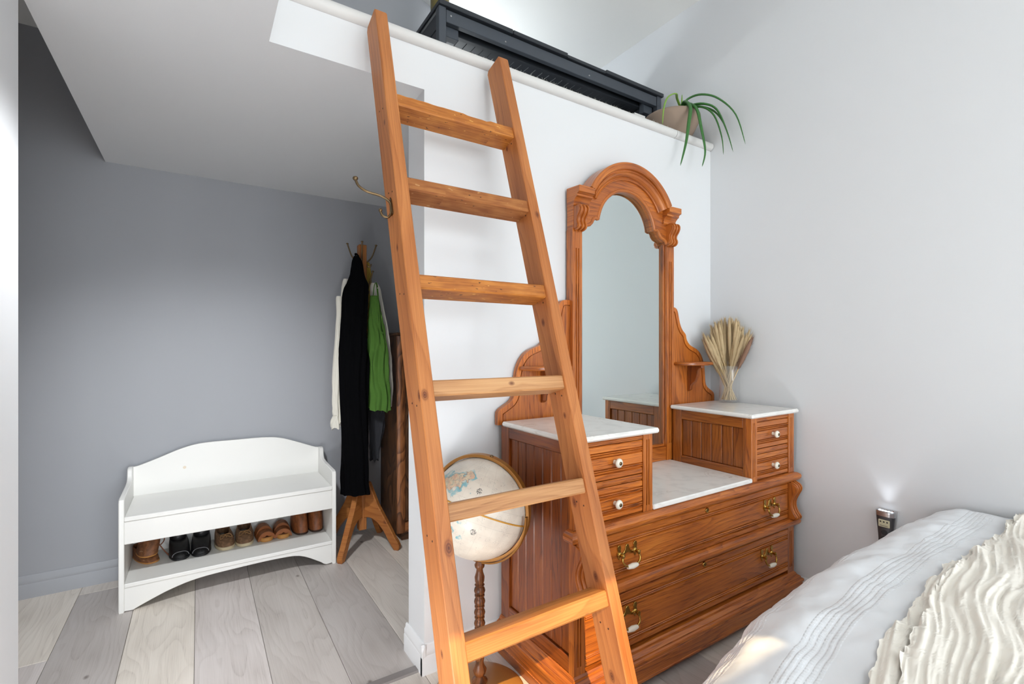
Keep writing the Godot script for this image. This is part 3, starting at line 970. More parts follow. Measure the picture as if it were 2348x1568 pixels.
func dresser() -> void:
	var t := thing("dresser", "tall oak dresser with arched mirror, marble tops and brass handles", "dresser", Vector3(1.617, 0, 0.03))
	# plinth on bracket feet
	var st := S()
	prism(st, v2([0.945, 0.0, 1.085, 0.0, 1.1, 0.012, 1.135, 0.028, 2.1, 0.028, 2.135, 0.012, 2.15, 0.0, 2.291, 0.0, 2.291, 0.088, 0.945, 0.088]), 2, 0.462, 0.482, 0.002, 0)
	box(st, Vector3(0.945, 0.0, 0.03), Vector3(0.965, 0.088, 0.47), 0.002, 2)
	box(st, Vector3(2.271, 0.0, 0.03), Vector3(2.291, 0.088, 0.47), 0.002, 2)
	box(st, Vector3(0.95, 0.03, 0.03), Vector3(2.28, 0.08, 0.05), 0.002, 0)
	box(st, Vector3(0.943, 0.036, 0.04), Vector3(2.293, 0.041, 0.4845), 0.002, 0)
	part("plinth", st, M["oak"], t)
	st = S()
	rect_loft(st, DX0, DX1, 0.03, DZ, [Vector2(0.022, 0.088), Vector2(0.027, 0.089), Vector2(0.03, 0.093), Vector2(0.03, 0.1), Vector2(0.027, 0.104), Vector2(0.021, 0.107), Vector2(0.021, 0.112), Vector2(0.015, 0.117), Vector2(0.009, 0.121), Vector2(0.006, 0.128), Vector2(0.001, 0.133)])
	part("plinth_moulding", st, M["oak"], t)
	# carcass
	st = S()
	box(st, Vector3(DX0 + 0.02, 0.133, 0.03), Vector3(DX1, 0.58, 0.42), 0.0, 1)
	box(st, Vector3(DX1 - 0.02, 0.133, 0.03), Vector3(DX1, 0.851, DZ - 0.005), 0.001, 1)
	part("carcass", st, M["oak_shaded"], t)
	boarded(t, DX0, 0.02, 0.133, 0.851, 0.03, 0.43, 7, 0.05, 0.042, 0.054, 0.0, "oak_shaded")
	for q in [[DX0, DX0 + 0.045], [DX1 - 0.052, DX1]]:
		st = S()
		fluted(st, q[0], q[1], 0.133, 0.345, 0.43, DZ, 0.025)
		part("front_post", st, M["oak"], t)
		st = S()
		box(st, Vector3(q[0], 0.345, 0.43), Vector3(q[1], 0.5845, DZ - 0.006), 0.001, 1)
		part("post_block", st, M["oak"], t)
	# lower and upper long drawers
	var d := drawer_front(t, 1.013, 2.214, 0.147, 0.333, DZ, [[0.1, 0.022], [0.76, 0.022]], "oak")
	pull(d, 1.196, 0.262, DZ + 0.001)
	pull(d, 2.04, 0.262, DZ + 0.001)
	keyhole(d, 1.612, 0.327 - 0.003, DZ + 0.001)
	d = drawer_front(t, 1.013, 2.214, 0.382, 0.538, DZ, [[0.12, 0.022], [0.72, 0.022]], "oak")
	pull(d, 1.196, 0.468, DZ + 0.001)
	pull(d, 2.063, 0.468, DZ + 0.001)
	keyhole(d, 1.628, 0.526, DZ + 0.001)
	# half-round rails between the drawers
	st = S()
	rect_loft(st, DX0 + 0.004, DX1 - 0.004, 0.43, DZ - 0.006, [Vector2(0.0, 0.338), Vector2(0.01, 0.342), Vector2(0.02, 0.347), Vector2(0.026, 0.355), Vector2(0.027, 0.363), Vector2(0.024, 0.371), Vector2(0.016, 0.377), Vector2(0.006, 0.38), Vector2(0.0, 0.381)])
	part("middle_moulding", st, M["oak"], t)
	st = S()
	rect_loft(st, DX0 + 0.004, DX1 - 0.004, 0.43, DZ - 0.006, [Vector2(0.0, 0.541), Vector2(0.012, 0.544), Vector2(0.022, 0.55), Vector2(0.027, 0.558), Vector2(0.028, 0.567), Vector2(0.025, 0.575), Vector2(0.016, 0.581), Vector2(0.0, 0.5845)])
	part("upper_moulding", st, M["oak"], t)
	st = S()
	box(st, Vector3(DX0 + 0.02, 0.572, 0.03), Vector3(DX1 - 0.02, 0.5838, DZ), 0.0, 0)
	part("deck", st, M["oak_shaded"], t)
	var path := [Vector2(0.462, 0.541), Vector2(0.484, 0.53), Vector2(0.487, 0.515), Vector2(0.475, 0.49), Vector2(0.463, 0.46), Vector2(0.464, 0.43), Vector2(0.476, 0.405), Vector2(0.486, 0.39), Vector2(0.472, 0.379)]
	corbel(t, DX0 - 0.0015, DX0 + 0.046, path, 0.44, 3, "oak")
	corbel(t, DX1 - 0.046, DX1 + 0.0015, path, 0.44, 3, "oak")
	# two upper boxes
	upper_box(t, 0.967, 1.322, true)
	upper_box(t, 1.925, 2.267, false)
	# marble
	st = S()
	box(st, Vector3(1.322, 0.5845, 0.034), Vector3(1.925, 0.6035, 0.462), 0.004, 0)
	marble_part(st, t, "low white marble slab with faint brown veins")
	for q in [[0.955, 1.343], [1.912, 2.282]]:
		st = S()
		box(st, Vector3(q[0], 0.8515, 0.052), Vector3(q[1], 0.8695, 0.47), 0.0055, 0)
		marble_part(st, t, "white marble slab on the drawer box")
	top_parent = t

var top_parent: Node3D

func marble_part(st: SurfaceTool, t: Node3D, label: String) -> void:
	part("marble_top", st, M["marble"], t).set_meta("label", label)

func upper_box(t: Node3D, x0: float, x1: float, left: bool) -> void:
	# the drawers stand between two fluted posts; the inner side is boarded
	var st := S()
	fluted(st, x0, x0 + 0.045, 0.5845, 0.851, 0.43, DZ, 0.02)
	part("front_post", st, M["oak"], t)
	st = S()
	fluted(st, x1 - 0.046, x1, 0.5845, 0.851, 0.43, DZ, 0.02)
	part("front_post", st, M["oak"], t)
	var a := x0 + 0.045
	var b := x1 - 0.046
	st = S()
	box(st, Vector3(a, 0.833, 0.42), Vector3(b, 0.851, DZ - 0.004), 0.001, 0)
	box(st, Vector3(a, 0.838, 0.42), Vector3(b, 0.846, DZ - 0.001), 0.002, 0)
	box(st, Vector3(a, 0.695, 0.42), Vector3(b, 0.715, DZ - 0.006), 0.001, 0)
	box(st, Vector3(a, 0.699, 0.42), Vector3(b, 0.71, DZ - 0.002), 0.003, 0)
	part("box_rail", st, M["oak"], t)
	for q in [[0.718, 0.831], [0.587, 0.693]]:
		var d := drawer_front(t, a + 0.001, b - 0.001, q[0], q[1], DZ - 0.003, [[0.16, 0.02], [0.64, 0.02]], "oak_light" if left else "oak")
		knob(d, (a + b) * 0.5, (q[0] + q[1]) * 0.5 - 0.002, DZ - 0.003)
	if left:
		boarded(t, x1, 0.016, 0.5845, 0.851, 0.06, 0.43, 6, 0.05, 0.045, 0.048, 0.012, "oak_inner_shaded", 1.0)
		st = S()
		box(st, Vector3(x0 + 0.022, 0.5845, 0.03), Vector3(x1 - 0.018, 0.85, 0.42), 0.0, 1)
		part("box_core", st, M["oak_shaded"], t)
	else:
		boarded(t, x0, 0.016, 0.5845, 0.851, 0.06, 0.43, 6, 0.05, 0.045, 0.048, 0.012, "oak_inner_shaded", -1.0)
		st = S()
		box(st, Vector3(x0 + 0.018, 0.5845, 0.03), Vector3(x1 - 0.022, 0.85, 0.42), 0.0, 1)
		part("box_core", st, M["oak_shaded"], t)

# outline rim along a 2D line: a raised band between the outline and an inset copy
func rim(st: SurfaceTool, outer: Array, inner: Array, z0: float, z1: float) -> void:
	var n := outer.size()
	for i in n - 1:
		var a: Vector2 = outer[i]
		var b: Vector2 = outer[i + 1]
		var c: Vector2 = inner[i + 1]
		var d: Vector2 = inner[i]
		var nn := Vector3(0, 0, 1)
		quad(st, Vector3(a.x, a.y, z1), Vector3(b.x, b.y, z1), Vector3(c.x, c.y, z1), Vector3(d.x, d.y, z1), nn, 1)
		var o := (a + b - c - d).normalized()
		quad(st, Vector3(a.x, a.y, z1), Vector3(b.x, b.y, z1), Vector3(b.x, b.y, z0), Vector3(a.x, a.y, z0), Vector3(o.x, o.y, 0), 1)
		quad(st, Vector3(d.x, d.y, z1), Vector3(c.x, c.y, z1), Vector3(c.x, c.y, z0), Vector3(d.x, d.y, z0), Vector3(-o.x, -o.y, 0), 1)

func inset_line(line: Array, by: float) -> Array:
	var out := []
	var n := line.size()
	for i in n:
		var d: Vector2 = (line[mini(i + 1, n - 1)] - line[maxi(i - 1, 0)]).normalized()
		out.append(line[i] + Vector2(d.y, -d.x) * by)
	return out

func wing(t: Node3D, mirror: bool) -> void:
	var raw := [1.943, 1.345, 1.972, 1.345, 1.99, 1.338, 2.0, 1.322, 2.007, 1.298, 2.016, 1.268, 2.027, 1.246, 2.04, 1.23, 2.055, 1.218, 2.063, 1.207, 2.067, 1.19, 2.077, 1.174, 2.095, 1.159, 2.121, 1.148, 2.145, 1.139, 2.161, 1.13, 2.176, 1.118, 2.189, 1.102, 2.199, 1.085, 2.207, 1.064, 2.213, 1.04, 2.217, 1.005, 2.219, 0.985, 2.221, 0.967, 2.229, 0.948, 2.244, 0.935, 2.262, 0.925, 2.28, 0.915, 2.291, 0.906, 2.296, 0.892, 2.296, 0.852]
	var line := []
	for i in range(0, raw.size(), 2):
		line.append(Vector2(raw[i], raw[i + 1]))
	line = curve(line, 80)
	var inn := inset_line(line, 0.02)
	var inn2 := inset_line(line, 0.0245)
	if mirror:
		for l in [line, inn, inn2]:
			for i in l.size():
				l[i] = Vector2(3.249 - l[i].x, l[i].y)
	var ex := 1.943 if not mirror else 3.249 - 1.943
	var poly := PackedVector2Array(line)
	poly.append(Vector2(ex, 0.852))
	var st := S()
	prism(st, poly, 2, 0.008, 0.024, 0.0, 1)
	var w := part("wing_panel", st, M["oak"], t)
	st = S()
	rim(st, line, inn, 0.02, 0.031)
	part("wing_edge", st, M["oak_light"], w)
	poly = PackedVector2Array(inn2)
	poly.append(Vector2(ex, 0.852))
	st = S()
	prism(st, poly, 2, 0.02, 0.0305, 0.0015, 1)
	part("wing_field", st, M["oak"], w)
	# little candle shelf on a bracket
	var c := 2.085 if not mirror else 3.249 - 2.085
	st = S()
	prism(st, v2([c - 0.115, 0.03, c + 0.115, 0.03, c + 0.115, 0.075, c + 0.085, 0.112, c + 0.03, 0.125, c - 0.03, 0.125, c - 0.085, 0.112, c - 0.115, 0.075]), 1, 1.058, 1.074, 0.004, 0)
	var sh := part("candle_shelf", st, M["oak"], t)
	st = S()
	prism(st, v2([0.03, 1.058, 0.112, 1.058, 0.112, 1.047, 0.098, 1.043, 0.09, 1.03, 0.084, 1.0, 0.074, 0.978, 0.06, 0.968, 0.05, 0.955, 0.046, 0.935, 0.03, 0.925]), 0, c - 0.011, c + 0.011, 0.002, 1)
	part("bracket", st, M["oak_shaded"], sh)

func arc_sweep(st: SurfaceTool, c: Vector2, prof: Array, a0: float, a1: float, n: int) -> void:
	# profile [(r, z)] turned about an axis along z; flat between profile points
	for i in prof.size() - 1:
		var p: Vector2 = prof[i]
		var q: Vector2 = prof[i + 1]
		var d := (q - p).normalized()
		var nr := -d.y
		var nz := d.x
		if nz < -0.01 or (absf(nz) <= 0.01 and (nr < 0.0) != (i < prof.size() / 2)):
			nr = -nr
			nz = -nz
		for k in n:
			var a := lerpf(a0, a1, float(k) / n)
			var b := lerpf(a0, a1, float(k + 1) / n)
			var da := Vector2(cos(a), sin(a))
			var db := Vector2(cos(b), sin(b))
			var P := Vector3(c.x + da.x * p.x, c.y + da.y * p.x, p.y)
			var Q := Vector3(c.x + db.x * p.x, c.y + db.y * p.x, p.y)
			var R := Vector3(c.x + db.x * q.x, c.y + db.y * q.x, q.y)
			var T := Vector3(c.x + da.x * q.x, c.y + da.y * q.x, q.y)
			var na := Vector3(da.x * nr, da.y * nr, nz)
			var nb := Vector3(db.x * nr, db.y * nr, nz)
			var u0 := Vector2(a * 0.27, p.x) + uvo
			var u1 := Vector2(b * 0.27, p.x) + uvo
			var u2 := Vector2(b * 0.27, q.x + absf(q.y - p.y)) + uvo
			var u3 := Vector2(a * 0.27, q.x + absf(q.y - p.y)) + uvo
			tri(st, P, Q, R, na, nb, nb, u0, u1, u2)
			tri(st, P, R, T, na, nb, na, u0, u2, u3)
	for e in [a0, a1]:
		var dd := Vector2(cos(e), sin(e))
		var tang := Vector3(-dd.y, dd.x, 0) * (1.0 if e == maxf(a0, a1) else -1.0)
		var poly := PackedVector2Array(prof)
		poly.append(Vector2(prof[prof.size() - 1].x, 0.03))
		poly.append(Vector2(prof[0].x, 0.03))
		var idx := Geometry2D.triangulate_polygon(poly)
		for i in range(0, idx.size(), 3):
			var v := []
			for j in 3:
				var q: Vector2 = poly[idx[i + j]]
				v.append(Vector3(c.x + dd.x * q.x, c.y + dd.y * q.x, q.y))
			tri(st, v[0], v[1], v[2], tang, tang, tang, uvo, uvo + Vector2(0.01, 0), uvo + Vector2(0, 0.01))

func dresser_top() -> void:
	var t := top_parent
	org = t.position
	var cx := 1.6245
	var C := Vector2(cx, 1.67)
	# backboard and glass
	var st := S()
	box(st, Vector3(1.31, 0.604, 0.008), Vector3(1.939, 1.72, 0.02), 0.0, 1)
	part("mirror_back", st, M["oak_shaded"], t)
	st = S()
	var gp := PackedVector2Array([Vector2(1.345, 0.67), Vector2(1.905, 0.67), Vector2(1.905, 1.7)])
	for i in 17:
		var a := PI * i / 16.0
		gp.append(Vector2(cx + cos(a) * 0.215, 1.7 + sin(a) * 0.19))
	gp.append(Vector2(1.345, 1.7))
	prism(st, gp, 2, 0.0205, 0.026)
	part("mirror_glass", st, M["mirror"], t).set_meta("label", "arched mirror glass")
	for s in [-1.0, 1.0]:
		st = S()
		var a: float = cx + s * 0.3205
		var b: float = cx + s * 0.269
		fluted(st, minf(a, b), maxf(a, b), 0.604, 1.643, 0.01, 0.05, 0.08)
		box(st, Vector3(b, 0.68, 0.02), Vector3(b - s * 0.006, 1.65, 0.036), 0.002, 1)
		part("mirror_stile", st, M["oak"], t)
	st = S()
	box(st, Vector3(cx - 0.27, 0.604, 0.012), Vector3(cx + 0.27, 0.668, 0.046), 0.002, 0)
	box(st, Vector3(cx - 0.27, 0.668, 0.02), Vector3(cx + 0.27, 0.682, 0.038), 0.004, 0)
	part("mirror_rail", st, M["oak"], t)
	# crest: panel with arched opening and ogee cusps
	var r := 0.1786
	var inner := []
	var ca := asin((1.707 - C.y) / r)
	var half := [Vector2(cx - 0.2635, 1.643), Vector2(cx - 0.256, 1.655), Vector2(cx - 0.243, 1.662), Vector2(cx - 0.225, 1.668), Vector2(cx - 0.212, 1.68), Vector2(cx - 0.206, 1.693), Vector2(cx - 0.196, 1.7), Vector2(cx - cos(ca) * r - 0.012, 1.697), Vector2(cx - cos(ca) * r, 1.701)]
	for p in half:
		inner.append(p)
	for i in 25:
		var a := PI - ca - (PI - 2.0 * ca) * i / 24.0
		inner.append(C + Vector2(cos(a), sin(a)) * r)
	for i in range(half.size() - 1, -1, -1):
		inner.append(Vector2(2.0 * cx - half[i].x, half[i].y))
	var outer := [Vector2(cx + 0.3205, 1.643), Vector2(cx + 0.3205, 1.8), Vector2(cx + 0.25, 1.81)]
	for i in 21:
		var a := deg_to_rad(31.0) + deg_to_rad(118.0) * i / 20.0
		outer.append(C + Vector2(cos(a), sin(a)) * 0.285)
	outer.append_array([Vector2(cx - 0.25, 1.81), Vector2(cx - 0.3205, 1.8), Vector2(cx - 0.3205, 1.643)])
	var poly := PackedVector2Array(inner)
	for p in outer:
		poly.append(p)
	st = S()
	prism(st, poly, 2, 0.012, 0.052, 0.0015, 0)
	part("crest_panel", st, M["oak"], t)
	# bead round the opening
	st = S()
	var bead := []
	for p in inset_line(inner, -0.004):
		bead.append(Vector3(p.x, p.y, 0.05))
	tube(st, bead, 0.0085, 8, 0.8, Vector3(0, 0, 1))
	part("crest_bead", st, M["oak"], t)
	# heavy arched moulding
	st = S()
	arc_sweep(st, C, [Vector2(0.226, 0.052), Vector2(0.226, 0.06), Vector2(0.23, 0.063), Vector2(0.233, 0.06), Vector2(0.236, 0.06), Vector2(0.24, 0.067), Vector2(0.246, 0.074), Vector2(0.253, 0.079), Vector2(0.256, 0.085), Vector2(0.258, 0.085), Vector2(0.26, 0.081), Vector2(0.264, 0.081), Vector2(0.266, 0.09), Vector2(0.27, 0.094), Vector2(0.292, 0.094), Vector2(0.295, 0.091), Vector2(0.295, 0.02)], deg_to_rad(30.0), deg_to_rad(150.0), 40)
	part("crown_moulding", st, M["oak"], t)
	# ear blocks with a moulded face over each stile
	for s in [-1.0, 1.0]:
		var a: float = cx + s * 0.3222
		var b: float = cx + s * 0.236
		st = S()
		var pr := v2([0.012, 1.735, 0.056, 1.735, 0.06, 1.74, 0.058, 1.748, 0.062, 1.758, 0.072, 1.768, 0.08, 1.772, 0.08, 1.779, 0.086, 1.784, 0.094, 1.787, 0.094, 1.812, 0.012, 1.816])
		prism(st, pr, 0, minf(a, b), maxf(a, b), 0.001, 0, 25.0)
		part("crown_ear", st, M["oak"], t)
		var e: float = cx + s * 0.318
		var f: float = cx + s * 0.262
		corbel(t, minf(e, f), maxf(e, f), [Vector2(0.056, 1.735), Vector2(0.08, 1.732), Vector2(0.09, 1.72), Vector2(0.084, 1.702), Vector2(0.072, 1.686), Vector2(0.07, 1.668), Vector2(0.076, 1.654), Vector2(0.07, 1.644), Vector2(0.052, 1.641)], 0.04, 3, "oak")
	wing(t, false)
	wing(t, true)
	org = Vector3.ZERO
	# glass vase with dried grass on the right marble
	var v := thing("glass_vase", "clear cylindrical glass vase on the right marble top", "vase", Vector3(2.25, 0.8697, 0.145))
	st = S()
	org = Vector3.ZERO
	lathe(st, [Vector2(0.0, 0.0), Vector2(0.043, 0.0), Vector2(0.046, 0.003), Vector2(0.046, 0.182), Vector2(0.0452, 0.184), Vector2(0.043, 0.182), Vector2(0.043, 0.013), Vector2(0.04, 0.01), Vector2(0.0, 0.01)], 40)
	part("cylinder", st, M["glass"], v)
	var bq := thing("dried_grass_bunch", "fan of beige dried grass plumes standing in the glass vase", "dried flowers", Vector3(2.25, 0.8697, 0.145))
	org = Vector3.ZERO
	for i in 56:
		var a := (float(i * 37 % 56) / 55.0 - 0.5) * 1.0
		a += rng.randf_range(-0.05, 0.05)
		var dep := rng.randf_range(-1.0, 1.0)
		var dark := (i * 37 % 56) > 51
		var L := 0.425 - 0.07 * absf(a) / 0.5 + rng.randf_range(-0.035, 0.004)
		if i % 9 == 0:
			L *= 0.86
		# spread mostly along the view's left-right line, kept off the wall
		var dir := Vector3(RIGHT.x * sin(a) * 0.3, cos(a), RIGHT.z * sin(a) * 1.55 * 0.9) + Vector3(-0.12, 0, 0.08) * dep
		if sin(a) < 0.0:
			dir = Vector3(RIGHT.x * sin(a), cos(a), RIGHT.z * sin(a)) + Vector3(-0.1, 0, 0.06) * dep
		dir = dir.normalized()
		var foot := Vector3(rng.randf_range(-0.016, 0.016) - dir.x * 0.07, 0.012, rng.randf_range(-0.016, 0.016) - dir.z * 0.07)
		foot.x = clampf(foot.x, -0.03, 0.03)
		foot.z = clampf(foot.z, -0.03, 0.03)
		var tip := foot + dir * L
		st = S()
		tube(st, [foot, foot.lerp(tip, 0.5), foot.lerp(tip, 0.9)], [0.0022, 0.0018, 0.001], 5)
		var stem := part("grass_stem", st, M["straw"], bq)
		st = S()
		var p0 := foot.lerp(tip, 0.5)
		tube(st, [p0, foot.lerp(tip, 0.62), foot.lerp(tip, 0.8), foot.lerp(tip, 0.94), tip], [0.002, 0.0085, 0.0105, 0.007, 0.001], 7)
		for k in 170:
			var f := rng.randf_range(0.5, 0.99)
			var b := foot.lerp(tip, f)
			var o := Vector3(rng.randf_range(-1, 1), rng.randf_range(-0.3, 0.3), rng.randf_range(-1, 1)).normalized()
			var fat := 0.021 * sin(PI * clampf((f - 0.44) / 0.6, 0, 1)) + 0.003
			var e := b + o * fat + dir * rng.randf_range(0.012, 0.026)
			var w := dir.cross(o).normalized() * 0.0009
			var nn := o
			tri(st, b - w + o * 0.004, b + w + o * 0.004, e, nn, nn, nn, Vector2.ZERO, Vector2(0.01, 0), Vector2(0, 0.01))
		part("plume", st, M["plume_dark" if dark else "plume"], stem)

# ------------------------------------------------------------------ globe
func globe() -> void:
	var at := Vector3(0.778, 0, 0.2)
	var t := thing("floor_globe", "cream world globe in a golden ring on a turned wooden stand", "globe", at)
	org = Vector3.ZERO
	var st := S()
	lathe(st, [Vector2(0.0, 0.0), Vector2(0.145, 0.0), Vector2(0.15, 0.006), Vector2(0.15, 0.014), Vector2(0.14, 0.022), Vector2(0.115, 0.034), Vector2(0.08, 0.042), Vector2(0.045, 0.047), Vector2(0.0, 0.05)], 48)
	part("base", st, M["globe_base"], t)
	st = S()
	var pr := [Vector2(0.0, 0.045), Vector2(0.026, 0.045), Vector2(0.026, 0.052)]
	for q in [[0.055, 0.019], [0.065, 0.012], [0.075, 0.02], [0.088, 0.023], [0.1, 0.016], [0.11, 0.013], [0.13, 0.016], [0.155, 0.018], [0.168, 0.013], [0.176, 0.018]]:
		pr.append(Vector2(q[1], q[0]))
	for i in 5:
		var y := 0.182 + i * 0.036
		for q in [[0.0, 0.0125], [0.003, 0.0165], [0.007, 0.0165], [0.01, 0.0125], [0.014, 0.0168], [0.021, 0.0185], [0.029, 0.0165], [0.034, 0.0125]]:
			pr.append(Vector2(q[1], y + q[0]))
	for q in [[0.366, 0.0165], [0.37, 0.0125], [0.378, 0.0155], [0.392, 0.0165], [0.408, 0.0115], [0.418, 0.0105], [0.424, 0.0155], [0.432, 0.017], [0.438, 0.0135], [0.445, 0.012]]:
		pr.append(Vector2(q[1], q[0]))
	pr.append(Vector2(0.0, 0.446))
	lathe(st, pr, 28)
	part("stand_post", st, M["walnut_mid"], t)
	var c := Vector3(0, 0.622, 0)
	# ring faces the camera, turned a little to the left; the pole leans right and away
	var to_cam := Vector3(-0.43, 0.0, 0.90).normalized()
	var face := to_cam.rotated(Vector3.UP, -0.5)
	var rt := Vector3.UP.cross(face).normalized()
	var B := Basis(rt, Vector3.UP, face).rotated(face, -0.25)
	var ring := func(st2: SurfaceTool, r0: float, r1: float, w: float, a0: float, a1: float, bs: Basis, n: int) -> void:
		var rows := []
		for i in n + 1:
			var a := lerpf(a0, a1, float(i) / n)
			var d := bs * Vector3(cos(a), sin(a), 0)
			var z := bs.z * w * 0.5
			rows.append(PackedVector3Array([c + d * r0 - z, c + d * r0 + z, c + d * r1 + z, c + d * r1 - z]))
		for i in n:
			for j in 4:
				var k := (j + 1) % 4
				var p0: Vector3 = rows[i][j]
				var p1: Vector3 = rows[i][k]
				var p2: Vector3 = rows[i + 1][k]
				var p3: Vector3 = rows[i + 1][j]
				var nn := (p1 - p0).cross(p3 - p0).normalized()
				var mid: Vector3 = (p0 + p2) * 0.5
				var ctr: Vector3 = c + (rows[i][0] + rows[i][2] + rows[i + 1][0] + rows[i + 1][2] - c * 4.0) * 0.25
				if nn.dot(mid - ctr) < 0.0: nn = -nn
				tri(st2, p0, p1, p2, nn, nn, nn, Vector2.ZERO, Vector2(0.1, 0), Vector2(0, 0.1))
				tri(st2, p0, p2, p3, nn, nn, nn, Vector2.ZERO, Vector2(0.1, 0), Vector2(0, 0.1))
	st = S()
	ring.call(st, 0.1655, 0.1755, 0.024, 0.0, TAU, B, 96)
	part("meridian_ring", st, M["gold_ring"], t)
	st = S()
	ring.call(st, 0.1775, 0.1825, 0.012, -PI * 1.0, 0.0, Basis(rt, Vector3.UP, face).rotated(Vector3.UP, -0.2), 60)
	part("cradle", st, M["gold_ring"], t)
	st = S()
	for s in [-1.0, 1.0]:
		var p: Vector3 = c + B.y * 0.17 * s
		lathe(st, [Vector2(0.0, 0.011), Vector2(0.005, 0.009), Vector2(0.006, 0.004), Vector2(0.006, -0.008), Vector2(0.0, -0.01)], 12, Transform3D(B if s > 0 else Basis(B.x, -B.y, -B.z), p))
	part("pole_pin", st, M["old_brass"], t)
	# the ball, drawn with a made-up map print
	st = S()
	var rows := []
	var gb := Basis(rt, Vector3.UP, face).rotated(face, -0.25).rotated(rt, -0.32)
	for i in 41:
		var la := -PI / 2 + PI * i / 40.0
		var row := PackedVector3Array()
		for j in 80:
			var lo := TAU * j / 80.0
			row.append(c + gb * Vector3(sin(lo) * cos(la), sin(la), cos(lo) * cos(la)) * 0.163)
		rows.append(row)
	skin(st, rows, true, -1.0)
	part("globe_ball", st, M["globe_map"], t)
	st = S()
	var eq := []
	for j in 81:
		var lo := TAU * j / 80.0
		eq.append(c + gb * Vector3(sin(lo), 0, cos(lo)) * 0.1632)
	tube(st, eq, 0.0026, 6, 1.0, gb.y)
	part("equator_band", st, M["equator_gold"], t)

func more_materials() -> void:
	mat("soffit_paint", rgb(238, 239, 240), 0.6)
	mat("knot_pale", rgb(228, 214, 194), 0.5)
	mat("nosing", rgb(222, 221, 219), 0.55)
	mat("strip", rgb(138, 132, 130), 0.5)
	tint("walnut", "walnut_mid", Color(1.3, 1.15, 0.95))
	mat("equator_gold", rgb(206, 150, 56), 0.4)
	mat("globe_base", rgb(168, 116, 56), 0.3)
	M["globe_base"].clearcoat_enabled = true
	M["globe_base"].clearcoat = 0.5
	var ga := noise(61, 4)
	var gb := noise(62, 3)
	var gc := noise(63, 2)
	# x runs from pole to pole, y round the ball; y 0 faces the viewer
	var globe_tex := picture(512, 1024, func(x: float, y: float) -> Color:
		var la := (x - 0.5) * PI
		var lo := y * TAU
		var p := Vector3(sin(lo) * cos(la), sin(la), cos(lo) * cos(la))
		var col := rgb(228, 220, 206).lerp(rgb(214, 204, 190), clampf(gb.get_noise_3dv(p * 3.0) * 0.8 + 0.3, 0, 1))
		# two land masses on the viewer's left, more far round
		var d1 := Vector2(wrapf(lo + 0.42, -PI, PI) * 0.8, (la - 0.32) * 1.0)
		d1 = d1.rotated(-0.6)
		var e1 := 1.0 - sqrt(pow(d1.x / 0.6, 2.0) + pow(d1.y / 0.24, 2.0))
		var d2 := Vector2(wrapf(lo + 0.38, -PI, PI), la + 0.5)
		var e2 := 1.0 - sqrt(pow(d2.x / 0.52, 2.0) + pow(d2.y / 0.3, 2.0))
		var d3 := Vector2(wrapf(lo - 2.6, -PI, PI), la - 0.2)
		var e3 := 1.0 - d3.length() / 0.9
		var h: float = maxf(maxf(e1, e2), e3) + ga.get_noise_3dv(p * 3.4) * 0.7
		if h > 0.32:
			var t := gc.get_noise_3dv(p * 9.0)
			col = rgb(222, 206, 176).lerp(rgb(222, 178, 150), clampf(t + 0.4, 0, 1)).lerp(rgb(150, 152, 146), clampf(ga.get_noise_3dv(p * 14.0) * 1.1, 0, 0.7))
		elif h > 0.1:
			col = rgb(120, 178, 190).lerp(col, clampf(0.5 - gc.get_noise_3dv(p * 6.0) * 0.9, 0.1, 1.0))
		if absf(h - 0.32) < 0.02:
			col = col.lerp(rgb(120, 110, 104), 0.6)
		# fine grid and specks of print
		var gl: float = minf(absf(fposmod(x * 18.0 + 0.5, 1.0) - 0.5) / 18.0 * PI, absf(fposmod(y * 24.0 + 0.5, 1.0) - 0.5) / 24.0 * TAU * maxf(cos(la), 0.05))
		if gl < 0.004:
			col = col.lerp(rgb(200, 192, 180), 0.35)
		var sp := ga.get_noise_3dv(p * 60.0)
		if sp > 0.4 and gb.get_noise_3dv(p * 5.0) > 0.18:
			col = col.lerp(rgb(110, 104, 100), 0.55)
		for q in [Vector2(0.62, 0.045), Vector2(0.39, 0.07)]:
			var dd := Vector2((x - q.x) * PI, (y - q.y) * TAU)
			if dd.length() < 0.06 and ga.get_noise_3dv(p * 45.0) > 0.02:
				col = col.lerp(rgb(70, 68, 66), 0.8)
		return col)
	mat("globe_map", Color(1, 1, 1), 0.3, globe_tex)
	# leathers
	var lt := noise(71, 3)
	var leather_tex := picture(256, 256, func(x: float, y: float) -> Color:
		var v := 0.86 + 0.22 * lt.get_noise_2d(x * 7.0, y * 7.0) + 0.1 * lt.get_noise_2d(x * 40.0, y * 40.0)
		return Color(v, v, v))
	mat("leather_brown", rgb(150, 96, 60), 0.6, leather_tex, 1, 1)
	mat("leather_red", rgb(142, 80, 48), 0.6, leather_tex, 1, 1)
	mat("leather_taupe", rgb(142, 106, 76), 0.75, leather_tex, 1, 1)
	mat("leather_tan", rgb(172, 98, 42), 0.5, leather_tex, 1, 1)
	mat("leather_boot", rgb(158, 92, 50), 0.5, leather_tex, 1, 1)
	mat("leather_black", rgb(30, 30, 33), 0.42, leather_tex, 1, 1)
	mat("edge_grey", rgb(120, 120, 124), 0.5)
	mat("lining_dark", rgb(40, 30, 24), 0.9)
	mat("lining_black", rgb(14, 14, 16), 0.8)
	mat("sole_cream", rgb(206, 190, 156), 0.7)
	mat("sole_tan", rgb(196, 138, 72), 0.6)
	mat("sole_dark", rgb(60, 40, 28), 0.7)
	mat("sole_black", rgb(22, 22, 24), 0.5)
	mat("lace_tan", rgb(176, 134, 88), 0.8)
	mat("stitch", rgb(206, 176, 136), 0.8)
